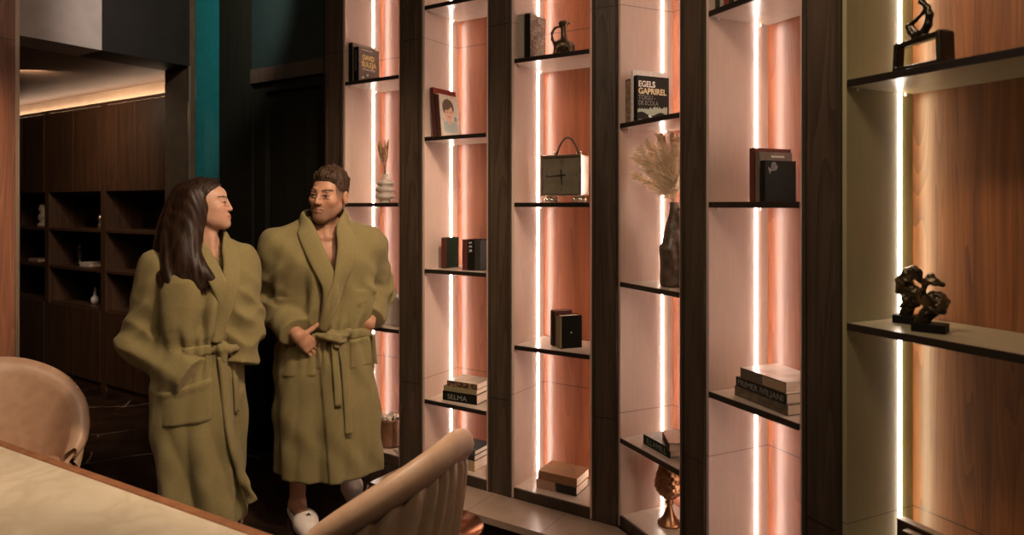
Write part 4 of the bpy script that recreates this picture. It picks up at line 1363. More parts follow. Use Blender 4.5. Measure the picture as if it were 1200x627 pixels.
# dark boxes low in the olive bay
M['boxleather'] = noise_mat('dark_brown_leather', (0.030, 0.018, 0.012), (0.05, 0.03, 0.02), 40, rough=0.45)
M['boxedge'] = noise_mat('brown_box_edge', (0.16, 0.09, 0.055), (0.22, 0.13, 0.08), 40, rough=0.4)
for (uu, vv, w_, d_, h_, lb) in ((0.092, 0.092, 0.150, 0.028, 0.148, 'dark leather bound album behind the other one, low in the olive toned bay'), (0.132, 0.058, 0.175, 0.024, 0.138, 'dark leather bound album in front, low in the olive toned bay')):
    f, u = U_(6, uu)
    t = thing('album', lb, 'album', tuple(W(f, u, vv, 0.5455)), FR[f][1])
    MB().box(0, w_, 0, 0.003, 0, h_, 0.001).box(0, w_, d_ - 0.003, d_, 0, h_, 0.001).box(0, 0.003, 0.003, d_ - 0.003, 0, h_).build('cover', M['boxleather'], t)
    MB().box(0.003, w_ - 0.003, 0.0032, d_ - 0.0032, 0.001, h_ - 0.003).build('page_block', M['boxedge'], t)
    MB().box(0.0, w_, -0.001, d_ + 0.001, h_ - 0.0028, h_ + 0.001, 0.001).build('edge_strip', M['boxedge'], t)

# --- bay behind the man: middle shelf, lower shelf and foot
M['stone'] = noise_mat('grey_stone', (0.34, 0.28, 0.23), (0.46, 0.39, 0.33), 16, rough=0.55)
f, u = U_(1, 0.186)
sv = thing('stone_vase', 'grey vase like stacked pebbles behind the man, holding dried ears', 'vase', tuple(W(f, u, 0.14, 1.5905)), FR[f][1])
MB().lathe([(0, 0), (0.030, 0.0), (0.034, 0.008), (0.026, 0.018), (0.050, 0.026), (0.060, 0.038), (0.052, 0.052), (0.036, 0.058), (0.050, 0.066), (0.058, 0.076), (0.050, 0.090), (0.034, 0.096), (0.046, 0.104), (0.053, 0.114), (0.045, 0.126), (0.026, 0.132), (0.018, 0.142), (0.020, 0.165), (0.016, 0.168), (0.012, 0.15), (0, 0.145)], 40).build('vase_body', M['stone'], sv)
M['straw'] = noise_mat('dried_ears', (0.20, 0.10, 0.05), (0.40, 0.24, 0.13), 60, rough=0.8)
dr = thing('dried_ears', 'bundle of dried brown ears standing in the pebble vase', 'dried grass', tuple(W(f, u, 0.14, 1.5905)), FR[f][1])
for k in range(15):
    a = random.uniform(0, 6.28); lean = random.uniform(0.05, 0.30); L = random.uniform(0.16, 0.225)
    dx, dy = math.cos(a) * lean - 0.06, math.sin(a) * lean * 0.7
    p = [np.array([0.004 * math.cos(a), 0.004 * math.sin(a), 0.148])]
    for q in (0.3, 0.6, 0.8, 1.0):
        p.append(np.array([dx * L * q * (0.6 + 0.4 * q), dy * L * q * (0.6 + 0.4 * q), 0.148 + L * q]))
    m = MB().sweep(p[:3], 0.0012, n=5)
    m.sweep([p[1] * 0.3 + p[2] * 0.7, p[2], p[3], p[4]], [0.002, 0.007, 0.0065, 0.0015], n=7)
    m.build('ear', M['straw'], dr, recalc=False)
f, u = U_(1, 0.288)
M['white_glaze'] = noise_mat('white_ceramic', (0.72, 0.68, 0.64), (0.78, 0.74, 0.70), 6, rough=0.35)
arch = [(-0.062, 0.0)] + [(0.062 * math.cos(a), 0.118 + 0.062 * math.sin(a)) for a in np.linspace(math.pi, 0, 22)] + [(0.062, 0.0)]
ao = MB().prism(arch, -0.02, 0.02, bev=0.004).build('arch_ornament', M['white_glaze'])
ao.location = W(f, u, 0.11, 0.8955); ao.rotation_euler = (0, 0, FR[f][1] + R(-6))
tag(ao, 'white arch shaped ornament half hidden behind the robe of the man', 'ornament')
f, u = U_(1, 0.178)
lb_ = thing('keepsake_box', 'small brown box standing left of the white arch ornament', 'box', tuple(W(f, u, 0.09, 0.8955)), FR[f][1] + R(-20))
MB().box(-0.035, 0.035, -0.025, 0.025, 0, 0.055, 0.003).build('box_body', B['oxblood'], lb_)
MB().box(-0.037, 0.037, -0.027, 0.027, 0.0552, 0.072, 0.003).build('lid', B['leather'], lb_)
f, u = U_(1, 0.250)
pt_ = thing('flower_pot', 'brown pot topped with pale pebbles at the foot of the leftmost bay', 'pot', tuple(W(f, u, 0.115, 0.2005)), FR[f][1])
M['pot'] = noise_mat('brown_glaze', (0.14, 0.065, 0.035), (0.26, 0.13, 0.07), 9, rough=0.35)
MB().lathe([(0, 0), (0.055, 0), (0.066, 0.02), (0.070, 0.08), (0.070, 0.15), (0.073, 0.158), (0.064, 0.16), (0.063, 0.15), (0, 0.148)], 36).build('pot_body', M['pot'], pt_)
m = MB()
for k in range(46):
    a, r = random.uniform(0, 6.28), 0.058 * math.sqrt(random.random())
    m.ico((r * math.cos(a), r * math.sin(a), 0.158 + random.uniform(0, 0.016)), (random.uniform(0.007, 0.012), random.uniform(0.007, 0.012), random.uniform(0.006, 0.009)), 1)
pb_ = m.build('pebble_topping', noise_mat('pale_pebbles', (0.55, 0.47, 0.38), (0.78, 0.70, 0.60), 30, rough=0.7), pt_)
pb_['kind'] = 'stuff'

# --- small things in the cabinets of the room behind
def cab_thing(name, label, cat, a, n, z):
    return thing(name, label, cat, tuple(W('C', a, n, z)), FR['C'][1])


t = cab_thing('bottle', 'small white bottle with a thin neck in the lowest cubby of the walnut cabinet', 'bottle', -1.893, 0.28, 0.691)
MB().lathe([(0, 0), (0.026, 0), (0.034, 0.03), (0.030, 0.055), (0.012, 0.075), (0.008, 0.13), (0.011, 0.135), (0, 0.136)], 20).build('bottle_body', M['white_glaze'], t)
MB().lathe([(0.0075, 0.1365), (0.0085, 0.15), (0, 0.152)], 12).build('stopper', B['tan'], t)
t = cab_thing('figurine', 'pale figurine of stacked rounded forms in the top cubby at the far left', 'figurine', -2.87, 0.28, 1.368)
MB().lathe([(0, 0), (0.05, 0), (0.055, 0.02), (0.03, 0.05), (0.05, 0.08), (0.045, 0.11), (0.025, 0.135), (0.045, 0.17), (0.03, 0.21), (0, 0.225)], 22).build('figurine_body', M['stone'], t)
t = book_flat('C', -2.08, 0.24, 1.0225, 0.17, 0.12, 0.036, B['cream'], 'pale book lying in the middle cubby of the walnut cabinet')
t = book_flat('C', -3.10, 0.24, 1.0225, 0.20, 0.12, 0.030, B['rose'], 'brown book lying in the cubby at the far left')
t = cab_thing('figurine', 'dark figurine standing left of the pale book in the walnut cabinet', 'figurine', -2.17, 0.28, 1.0225)
MB().lathe([(0, 0), (0.035, 0), (0.03, 0.02), (0.012, 0.05), (0.03, 0.10), (0.022, 0.14), (0.03, 0.18), (0.012, 0.22), (0, 0.225)], 20).build('figurine_body', M['sculpt'], t)
t = cab_thing('figurine', 'small silvery figurine in the top cubby of the walnut cabinet', 'figurine', -1.80, 0.28, 1.368)
MB().lathe([(0, 0), (0.022, 0), (0.02, 0.03), (0.01, 0.05), (0.02, 0.08), (0.012, 0.12), (0, 0.125)], 18).build('figurine_body', M['silver'], t)

# ------------------------------------------------------------ people
def rot_head(yaw, pitch=0.0, roll=0.0):
    return np.array((Matrix.Rotation(roll, 3, 'Y') @ Matrix.Rotation(yaw, 3, 'Z') @ Matrix.Rotation(pitch, 3, 'X')))


def head_sdf(s, c, Rm, sc, male):
    c = np.array(c, float)
    Mx = lambda p: c + Rm @ (np.array(p, float) * sc)
    E = lambda p, r, k=0.0, op='u', rot=None: s.ell(p, np.array(r) * sc if not np.isscalar(r) else np.array([r] * 3) * sc, k * sc, op, rot=rot, M=Mx, Rm=Rm)
    Cp = lambda a, b, r1, r2=None, k=0.0, op='u': s.cap(a, b, r1 * sc, (r1 if r2 is None else r2) * sc, k * sc, op, M=Mx)
    j = 1.0 if male else 0.9
    E((0, 0.018, 0.035), (0.074, 0.094, 0.083))
    E((0, -0.028, -0.035), (0.060 * j, 0.060, 0.078), 0.045)
    for sx in (-1, 1):
        Cp((sx * 0.046 * j, 0.002, -0.055), (sx * 0.015, -0.066, -0.098), 0.019, 0.016, 0.03)
        E((sx * 0.043, -0.058, -0.022), (0.020, 0.020, 0.018), 0.025)
    E((0, -0.072 if male else -0.0775, -0.102), (0.021 * j, 0.018, 0.016), 0.025)
    E((0, -0.070, -0.066), (0.028, 0.022, 0.030), 0.025)
    if not male:
        for sx in (-1, 1): E((sx * 0.036, -0.042, -0.058), (0.026, 0.034, 0.042), 0.03)
    if male: Cp((-0.034, -0.080, 0.020), (0.034, -0.080, 0.020), 0.011, None, 0.018)
    else: E((0, -0.066, 0.035), (0.045, 0.022, 0.035), 0.02)
    for sx in (-1, 1):
        E((sx * 0.032, -0.100, -0.001), (0.019, 0.019, 0.014), 0.016, 's')
        E((sx * 0.032, -0.0755, 0.000), 0.0128, 0.003)
        Cp((sx * 0.019, -0.0865, 0.005), (sx * 0.045, -0.0795, 0.0055), 0.0042, None, 0.004)
        Cp((sx * 0.020, -0.0850, -0.008), (sx * 0.043, -0.080, -0.007), 0.0036, None, 0.005)
    Cp((0, -0.086, 0.014), (0, -0.107 if male else -0.1035, -0.029), 0.0085, 0.0105 if male else 0.0088, 0.012)
    for sx in (-1, 1): E((sx * 0.0115, -0.099, -0.033), (0.0085, 0.011, 0.0075), 0.007)
    Cp((-0.021, -0.088, -0.0615), (0, -0.0945, -0.0590), 0.0042, 0.0050, 0.006); Cp((0.021, -0.088, -0.0615), (0, -0.0945, -0.0590), 0.0042, 0.0050, 0.006)
    Cp((-0.018, -0.088, -0.0705), (0, -0.0940, -0.0715), 0.0046, 0.0062, 0.006); Cp((0.018, -0.088, -0.0705), (0, -0.0940, -0.0715), 0.0046, 0.0062, 0.006)
    Cp((-0.024, -0.093, -0.0655), (0.024, -0.093, -0.0655), 0.0016, None, 0.004, 's')
    for sx in (-1, 1):
        E((sx * 0.080, 0.012, -0.006), (0.011, 0.020, 0.031), 0.008)
        E((sx * 0.091, 0.008, -0.004), (0.007, 0.011, 0.018), 0.006, 's')
    return Mx


def hand_sdf(s, Wr, d, pn, t, thumb, curl=(0.35, 0.45, 0.35), sc=1.0, spread=1.0):
    """palm, five separate fingers: d along the metacarpals, pn out of the back of the hand, t towards the thumb side"""
    U1 = lambda v: np.array(v, float) / np.linalg.norm(v)
    Wr = np.array(Wr, float); d = U1(d); pn = np.array(pn, float); pn = U1(pn - d * (pn @ d)); t0 = np.array(t, float)
    t = np.cross(pn, d); t = t if t @ t0 > 0 else -t
    offs = (0.030, 0.010, -0.010, -0.028)
    lens = ((0.044, 0.027, 0.021), (0.048, 0.031, 0.022), (0.045, 0.029, 0.021), (0.035, 0.022, 0.018))
    for i, o in enumerate(offs):
        kn = Wr + d * (0.092 - 0.004 * abs(i - 1)) * sc + t * o * sc + pn * 0.004 * sc
        s.cap(Wr + d * 0.012 * sc + t * o * 0.6 * sc, kn, 0.0165 * sc, 0.0125 * sc, 0.016 * sc)
    s.ell(Wr + d * 0.052 * sc - pn * 0.004 * sc, np.array([0.036, 0.036, 0.036]) * sc * np.array([0.9, 0.9, 0.9]) * 0.62, 0.02 * sc)
    for i, o in enumerate(offs):
        kn = Wr + d * (0.092 - 0.004 * abs(i - 1)) * sc + t * o * sc + pn * 0.003 * sc
        dd = U1(d + t * (o * 2.5 * spread)); p = kn; a = 0.0
        rr = (0.0098, 0.0088, 0.0080, 0.0070)
        rr = [r * (1.0 if i < 3 else 0.9) * sc for r in rr]
        for m in range(3):
            a += curl[m] * (1 + 0.10 * i)
            v = dd * math.cos(a) - pn * math.sin(a)
            q = p + v * lens[i][m] * sc
            s.cap(p, q, rr[m], rr[m + 1], 0.003 * sc)
            p = q
    b0 = Wr + d * 0.022 * sc + t * 0.020 * sc
    th = U1(thumb)
    b1 = b0 + U1(th + t * 0.5 + d * 0.2) * 0.042 * sc
    b2 = b1 + th * 0.033 * sc
    b3 = b2 + U1(th + d * 0.25) * 0.026 * sc
    s.chain([b0, b1, b2, b3], [0.015 * sc, 0.0118 * sc, 0.0105 * sc, 0.0085 * sc], 0.006 * sc)


def tint_mesh(o, cols):
    at = o.data.attributes.new('tint', 'FLOAT_COLOR', 'POINT')
    at.data.foreach_set('color', np.concatenate([cols, np.ones((len(cols), 1))], 1).astype(np.float32).ravel())


def skin_material(name):
    m = mat(name, (0.5, 0.3, 0.2), 0.48, spec=0.35)
    t = NT(m)
    a = t.n('ShaderNodeAttribute'); a.attribute_name = 'tint'
    n = t.n('ShaderNodeTexNoise'); n.inputs['Scale'].default_value = 120
    mx = t.n('ShaderNodeMix', data_type='RGBA', blend_type='MULTIPLY'); mx.inputs[0].default_value = 0.25
    t.t.links.new(a.outputs['Color'], mx.inputs[6]); t.t.links.new(n.outputs['Fac'], mx.inputs[7])
    t.t.links.new(mx.outputs[2], t.b.inputs['Base Color'])
    return m


def sstep(a, b, x):
    t = np.clip((x - a) / (b - a), 0, 1)
    return t * t * (3 - 2 * t)


def face_tint(V, c, Rm, sc, male, base):
    q = ((V - np.array(c)) @ Rm) / sc
    x, y, z = q[:, 0], q[:, 1], q[:, 2]
    col = np.tile(np.array(base, float), (len(V), 1))
    near = (np.abs(z) < 0.2) & (np.abs(x) < 0.1)

    def blend(w, c2):
        w = np.where(near, w, 0)[:, None]
        col[:] = col * (1 - w) + np.array(c2) * w
    blush = np.exp(-(((np.abs(x) - 0.040) / 0.022) ** 2 + ((z + 0.03) / 0.022) ** 2)) * (y < -0.02)
    blend(0.35 * blush, (base[0] * 1.0, base[1] * 0.72, base[2] * 0.70))
    if male:
        jaw = sstep(-0.032, -0.055, z) * sstep(0.03, 0.0, y) * sstep(-0.16, -0.125, z)
        mus = np.exp(-((z + 0.048) / 0.010) ** 2) * (y < -0.07)
        blend(0.52 * np.clip(jaw * (1 - np.exp(-(((np.abs(x) - 0.05) / 0.02) ** 2 + ((z + 0.035) / 0.02) ** 2))) + 0.3 * mus, 0, 1), (0.085, 0.045, 0.026))
        fade = sstep(-0.035, 0.03, z + 0.3 * np.maximum(y, 0)) * (y > -0.048) * (y < 0.12)
        fade = fade * (1 - (np.abs(x) > 0.078))
        blend(0.8 * fade, (0.05, 0.028, 0.016))
    lips = sstep(1.15, 0.85, np.sqrt((x / 0.024) ** 2 + ((z + 0.066) / 0.0105) ** 2)) * (y < -0.082)
    blend(lips * (0.45 if male else 0.8), (0.34, 0.13, 0.10) if male else (0.42, 0.14, 0.11))
    ax_ = np.abs(x)
    bz = 0.0215 + 0.006 * np.sin(np.clip((ax_ - 0.012) / 0.042, 0, 1) * 2.4) - (0.0 if male else -0.003)
    brow = sstep(0.0062 if male else 0.0045, 0.003, np.abs(z - bz)) * sstep(0.009, 0.014, ax_) * sstep(0.056, 0.048, ax_) * (y < -0.05)
    blend(brow * 0.9, (0.035, 0.02, 0.012))
    de = np.sqrt((ax_ - 0.032) ** 2 + (y + 0.0755) ** 2 + z ** 2)
    eye = sstep(0.0150, 0.0135, de) * (np.abs(z) < 0.0055) * (y < -0.079)
    blend(eye, (0.30, 0.24, 0.20))
    iris = sstep(0.0070, 0.0052, np.sqrt((ax_ - 0.032) ** 2 + (z - 0.0005) ** 2)) * (y < -0.080)
    blend(iris, (0.035, 0.02, 0.012))
    lash = sstep(0.0035, 0.0018, np.abs(z - 0.0062 + (ax_ - 0.032) ** 2 * 8)) * sstep(0.017, 0.019, ax_) * sstep(0.048, 0.045, ax_) * (y < -0.074)
    blend(lash * 0.85, (0.025, 0.015, 0.01))
    nost = sstep(0.005, 0.003, np.sqrt((ax_ - 0.007) ** 2 + (z + 0.040) ** 2)) * (y < -0.09)
    blend(nost * 0.2, (0.10, 0.04, 0.03))
    return col


def fold_noise(X, Y, Z_):
    return (np.sin(34 * X + 21 * Y + 9 * Z_ + 1.7 * np.sin(15 * Z_ + 7 * X)) + 0.6 * np.sin(-27 * X + 31 * Y + 26 * Z_ + 2.0 * np.sin(19 * X - 8 * Y)) + 0.4 * np.sin(61 * X - 33 * Z_ + 12 * Y))


def crease(x):
    """rounded ridges with sharp valleys, as cloth folds"""
    return 2.2 * np.sqrt(np.sin(x / 2) ** 2 + 0.01) - 1.4


M['robe'] = noise_mat('olive_terry_cloth', (0.195, 0.155, 0.066), (0.255, 0.203, 0.088), 170, rough=0.95, bump=0.6, bscale=420, sheen=0.08, spec=0.15, detail=8, lo=0.25, hi=0.75)
M['skin'] = skin_material('skin')
M['hair_dark'] = noise_mat('dark_brown_hair', (0.012, 0.006, 0.0035), (0.036, 0.017, 0.009), 60, rough=0.45, spec=0.25, stretch=(1, 1, 0.25), bump=0.4, bscale=160)
M['hair_man'] = noise_mat('brown_hair', (0.022, 0.012, 0.007), (0.075, 0.042, 0.023), 90, rough=0.55, bump=0.6, bscale=200, spec=0.2)
M['slipper'] = noise_mat('white_slipper_terry', (0.66, 0.58, 0.53), (0.74, 0.66, 0.61), 60, rough=0.9, bump=0.3, bscale=300)


class Robe:
    def __init__(self, rings, yaw, hem, zbelt, lo, hi, h=0.0075):
        self.rings = np.array(rings, float); self.yaw = yaw; self.hem = hem; self.zb = zbelt
        self.s = SDF(lo, hi, h)

    def loft(self, folds, xe, over, step=0.014):
        rg = self.rings; cy, sy = math.cos(self.yaw), math.sin(self.yaw)

        def f(X, Y, Z_):
            cx = np.interp(Z_, rg[:, 0], rg[:, 1]); cyy = np.interp(Z_, rg[:, 0], rg[:, 2])
            rx = np.interp(Z_, rg[:, 0], rg[:, 3]); ry = np.interp(Z_, rg[:, 0], rg[:, 4])
            x = X - cx; y = Y - cyy
            xr = x * cy + y * sy; yr = -x * sy + y * cy
            th = np.arctan2(xr, -yr)
            rho = (np.abs(xr / rx) ** 2.25 + np.abs(yr / ry) ** 2.25) ** (1 / 2.25)
            d = (rho - 1) * np.minimum(rx, ry) * 0.95
            d = d - folds(th, Z_)
            # overlapping front panel
            e = xe(Z_)
            w = sstep(-0.006, 0.006, (xr - e) * over) * (yr < 0.02) * sstep(1.7, 1.2, np.abs(th))
            d = d - step * w
            d = np.maximum(d, self.hem - Z_)
            return np.maximum(d, Z_ - rg[-1, 0])
        self.s.fn(f)
        self.f = f

    def freeze(self): self.pre = self.s.d.copy()

    def front_y(self, x, z, dflt=None):
        s = self.s
        i = (x - s.lo[0]) / s.h; k = (z - s.lo[2]) / s.h
        i0 = int(np.clip(np.floor(i), 0, s.n[0] - 2)); k0 = int(np.clip(np.floor(k), 0, s.n[2] - 2))
        fi, fk = i - i0, k - k0
        col = (self.pre[i0, :, k0] * (1 - fi) * (1 - fk) + self.pre[i0 + 1, :, k0] * fi * (1 - fk) + self.pre[i0, :, k0 + 1] * (1 - fi) * fk + self.pre[i0 + 1, :, k0 + 1] * fi * fk)
        n = np.nonzero(col < 0)[0]
        if len(n) == 0: return dflt
        j = n[0]
        if j == 0: return s.lo[1]
        t = col[j - 1] / (col[j - 1] - col[j])
        return s.lo[1] + s.h * (j - 1 + t)

    def normal(self, x, z, e=0.012):
        y = lambda a, b: self.front_y(a, b, -0.1)
        gx = (y(x + e, z) - y(x - e, z)) / (2 * e); gz = (y(x, z + e) - y(x, z - e)) / (2 * e)
        n = np.array([np.clip(gx, -1.5, 1.5), -1.0, np.clip(gz, -1.5, 1.5)])
        return n / np.linalg.norm(n)

    def ring_at(self, z, n=64, c=None):
        rg = self.rings
        cx = np.interp(z, rg[:, 0], rg[:, 1]); cy = np.interp(z, rg[:, 0], rg[:, 2])
        pts = []
        for k in range(n):
            a = 2 * math.pi * k / n
            lo_, hi_ = 0.0, 0.5
            for _ in range(24):
                m = (lo_ + hi_) / 2
                v = self.f(np.array([[[cx + m * math.sin(a)]]]), np.array([[[cy - m * math.cos(a)]]]), np.array([[[z]]]))[0, 0, 0]
                if v < 0: lo_ = m
                else: hi_ = m
            pts.append((cx + lo_ * math.sin(a), cy - lo_ * math.cos(a), z, a))
        return pts

    def ribbon(self, path, w, t, lift, name, parent, n=14, sub=6, mt=None, power=0.75):
        """strip lying on the front of the robe; path = (x, z[, extra lift])"""
        P = [np.array([p[0], p[1], p[2] if len(p) > 2 else 0.0]) for p in path]
        pts = []
        for i in range(len(P) - 1):
            p0, p1, p2, p3 = P[max(i - 1, 0)], P[i], P[i + 1], P[min(i + 2, len(P) - 1)]
            for q in np.linspace(0, 1, sub, endpoint=(i == len(P) - 2)):
                pts.append(0.5 * ((2 * p1) + (-p0 + p2) * q + (2 * p0 - 5 * p1 + 4 * p2 - p3) * q * q + (-p0 + 3 * p1 - 3 * p2 + p3) * q ** 3))
        C3, N3 = [], []
        ys = [self.front_y(p[0], p[1], None) for p in pts]
        last = next(y for y in ys if y is not None)
        for p, y in zip(pts, ys):
            y = last if y is None else y
            last = y
            C3.append((p[0], y - lift - p[2], p[1])); N3.append(self.normal(p[0], p[1]))
        C3 = np.array(C3); N3 = np.array(N3)
        for _ in range(3):
            C3[1:-1, 1] = (C3[:-2, 1] + 2 * C3[1:-1, 1] + C3[2:, 1]) / 4
            N3[1:-1] = (N3[:-2] + 2 * N3[1:-1] + N3[2:]) / 4
        if not np.isscalar(w): w = np.interp(np.linspace(0, 1, len(C3)), np.linspace(0, 1, len(w)), w)
        m = MB().sweep(C3, w, t, nrm=N3, n=n, power=power)
        return m.build(name, mt or M['robe'], parent)

    def patch(self, corners, name, parent, lift=0.005, n=18):
        """patch pocket: quad given by 4 (x,z) corners: top-left, top-right, bottom-right, bottom-left"""
        c = [np.array(q, float) for q in corners]
        V = []
        for j in range(n):
            b = j / (n - 1)
            for i in range(n):
                a = i / (n - 1)
                p = (c[0] * (1 - a) + c[1] * a) * (1 - b) + (c[3] * (1 - a) + c[2] * a) * b
                y = self.front_y(p[0], p[1], -0.1)
                edge = i in (0, n - 1) or j in (0, n - 1)
                rim = j == 1 and not edge
                V.append((p[0], y + (0.006 if edge else -lift - (0.004 if j <= 3 else 0.0)), p[1]))
        F = [[j * n + i, j * n + i + 1, (j + 1) * n + i + 1, (j + 1) * n + i] for j in range(n - 1) for i in range(n - 1)]
        return MB().add(V, F, 0, True).build(name, M['robe'], parent)


def sleeve(s, sh, el, wr, r, cuffdir=None):
    s.chain([sh, el], [r[0], r[1]], 0.05)
    s.cap(el, wr, r[1], r[2], 0.03)


def collar(rb, left, neck, right, w, parent, t=0.011, lift=0.006):
    """shawl collar: left front path (x,z) from the bottom up, points round the neck (x,y,z), right front path top down"""
    def dense(path, sub=8):
        P = [np.array(p, float) for p in path]; out = []
        for i in range(len(P) - 1):
            p0, p1, p2, p3 = P[max(i - 1, 0)], P[i], P[i + 1], P[min(i + 2, len(P) - 1)]
            for q in np.linspace(0, 1, sub, endpoint=(i == len(P) - 2)):
                out.append(0.5 * ((2 * p1) + (-p0 + p2) * q + (2 * p0 - 5 * p1 + 4 * p2 - p3) * q * q + (-p0 + 3 * p1 - 3 * p2 + p3) * q ** 3))
        return out
    key, nr = [], []
    for x, z in left:
        key.append((x, rb.front_y(x, z, -0.08) - lift, z)); nr.append(rb.normal(x, z))
    c = np.mean(np.array(neck)[:, :2], 0)
    for p in neck:
        key.append(p); v = np.array([p[0] - c[0], p[1] - c[1], 0.02]); nr.append(v / np.linalg.norm(v))
    for x, z in right:
        key.append((x, rb.front_y(x, z, -0.08) - lift - 0.004, z)); nr.append(rb.normal(x, z))
    C3 = np.array(dense(key)); N3 = np.array(dense(nr))
    for _ in range(4):
        C3[1:-1] = (C3[:-2] + 2 * C3[1:-1] + C3[2:]) / 4
        N3[1:-1] = (N3[:-2] + 2 * N3[1:-1] + N3[2:]) / 4
    ww = np.interp(np.linspace(0, 1, len(C3)), np.linspace(0, 1, len(w)), w)
    return MB().sweep(C3, ww, t, nrm=N3, n=16, power=0.7).build('collar', M['robe'], parent)


# ============================ the man
def build_man():
    A = math.atan(220 / 800)
    t = thing('person', 'man with short brown hair in an olive green bathrobe, hands in its pockets, white slippers', 'person', (-0.930, 3.380, 0), A)
    X = lambda px: (px - 380) / 249.0
    Zp = lambda py: EYE + (240 - py) / 240.0
    Rsh, Rel, Rwr = np.array([-0.215, 0.01, 1.375]), np.array([-0.258, 0.09, 1.095]), np.array([-0.118, -0.175, 0.972])
    Lsh, Lel, Lwr = np.array([0.215, 0.01, 1.375]), np.array([0.275, 0.14, 1.130]), np.array([0.212, -0.085, 1.000])
    hc = (0.022, -0.015, 1.627); Rm = rot_head(R(-28), R(5), R(6)); hs = 1.07
    # --- robe
    rings = [(0.20, 0.020, 0.03, 0.250, 0.190), (0.50, 0.012, 0.02, 0.250, 0.180), (0.78, 0.0, 0.01, 0.232, 0.160), (0.93, -0.002, 0.005, 0.212, 0.142), (0.965, -0.002, 0.005, 0.205, 0.136),
             (1.02, -0.002, 0.005, 0.215, 0.146), (1.16, 0.0, 0.005, 0.222, 0.152), (1.30, 0.0, 0.01, 0.215, 0.148), (1.385, 0.0, 0.015, 0.175, 0.125), (1.45, 0.0, 0.022, 0.105, 0.095), (1.50, 0.002, 0.03, 0.085, 0.085)]
    zb = 0.955
    rb = Robe(rings, R(-4), 0.262, zb, (-0.44, -0.34, 0.18), (0.44, 0.36, 1.56))

    def folds(th, z):
        sk = np.clip((zb - z) / 0.75, 0, 1); up = np.clip((z - zb) / 0.4, 0, 1)
        a = sk * (0.010 * crease(6 * th + 0.7 + 1.2 * z) + 0.006 * crease(11 * th + 2.1 - 2 * z))
        b = 0.010 * crease(24 * th + 2.2 * np.sin(3 * th)) * np.exp(-((z - zb + 0.03) / 0.10) ** 2)
        c = np.where(z > zb, 0.020 * crease(9 * th - 5.5 * z + 1.5 * np.sin(4 * th)) * np.clip((z - zb) / 0.1, 0, 1) * np.exp(-((z - 1.13) / 0.19) ** 2), 0)
        return a + b + c
    xe = lambda z: np.interp(z, [0.2, 0.93], [0.022, -0.014])
    rb.loft(folds, xe, +1)
    s = rb.s
    s.cap((-0.07, 0.02, 1.445), Rsh, 0.070, 0.082, 0.06); s.cap((0.07, 0.02, 1.445), Lsh, 0.070, 0.082, 0.06)
    s.cap((-0.10, 0.0, 1.30), (0.10, 0.0, 1.30), 0.13, 0.13, 0.08)
    rb.freeze()
    body_only = s.d.copy()
    sleeve(s, Rsh, Rel, Rwr, (0.090, 0.084, 0.070)); sleeve(s, Lsh, Lel, Lwr, (0.090, 0.082, 0.068))
    for el, sh in ((Rel, Rsh), (Lel, Lsh)):
        u = (sh - el) / np.linalg.norm(sh - el)
        s.displace(lambda X_, Y_, Z_, el=el, u=u: 0.0125 * crease(62 * ((X_ - el[0]) * u[0] + (Y_ - el[1]) * u[1] + (Z_ - el[2]) * u[2]) + 9 * X_ + 1.4 * np.sin(30 * Y_ + 20 * X_)) * np.exp(-((X_ - el[0]) ** 2 + (Y_ - el[1]) ** 2 + (Z_ - el[2]) ** 2) / 0.15 ** 2), el - 0.3, el + 0.3)
    for el, sh in ((Rel, Rsh), (Lel, Lsh)):
        s.displace(lambda X_, Y_, Z_, el=el: 0.0055 * crease(44 * Z_ + 30 * np.sign(el[0]) * X_ + 2.0 * np.sin(17 * Y_ + 12 * Z_) + 10 * Y_) * np.exp(-((X_ - el[0] * 1.05) / 0.09) ** 2) * np.exp(-((Z_ - el[2] - 0.1) / 0.22) ** 2), el - 0.32, el + 0.40)
    s.displace(lambda X_, Y_, Z_: 0.0034 * fold_noise(X_, Y_, Z_))
    # cuffs: flat ends, hollow
    for el, wr in ((Rel, Rwr), (Lel, Lwr)):
        u = (wr - el) / np.linalg.norm(wr - el)
        sl, P = s.win(wr - 0.16, wr + 0.16)
        q = [P[i] - (wr[i] - 0.028 * u[i]) for i in range(3)]
        ahead = q[0] * u[0] + q[1] * u[1] + q[2] * u[2]
        cut = np.maximum(-ahead, np.sqrt(q[0] ** 2 + q[1] ** 2 + q[2] ** 2) - 0.125)      # half ball ahead of the cuff
        arm = np.maximum(s.d[sl], -cut)
        s.d[sl] = np.minimum(arm, body_only[sl])
    # hollow skirt
    rg = rb.rings

    def inner(X_, Y_, Z_):
        return np.maximum(rb.f(X_, Y_, np.maximum(Z_, 0.27)) + 0.040, Z_ - 0.34)
    sl, P = s.win((-0.4, -0.3, 0.18), (0.4, 0.3, 0.56))
    s.d[sl] = np.maximum(s.d[sl], -inner(*P))
    # open neck
    xl = lambda z: np.interp(z, [1.17, 1.30, 1.42, 1.50, 1.56], [0.040, 0.002, -0.040, -0.058, -0.062])
    xr = lambda z: np.interp(z, [1.17, 1.30, 1.42, 1.50, 1.56], [0.040, 0.070, 0.082, 0.080, 0.074])
    sl, P = s.win((-0.12, -0.34, 1.16), (0.14, 0.10, 1.56))
    wedge = np.maximum(np.maximum(xl(P[2]) - P[0], P[0] - xr(P[2])), np.maximum(1.175 - P[2], P[1] - np.interp(P[2], [1.2, 1.42, 1.5], [-0.095, -0.045, 0.06])))
    s.d[sl] = np.maximum(s.d[sl], -wedge)
    V, F = s.mesh()
    robe = np_mesh('bathrobe', V, F, M['robe'], t)
    # collar, belt, pockets
    left = [(-0.012, 0.985), (0.018, 1.10), (0.030, 1.19), (-0.010, 1.29), (-0.052, 1.38), (-0.083, 1.455)]
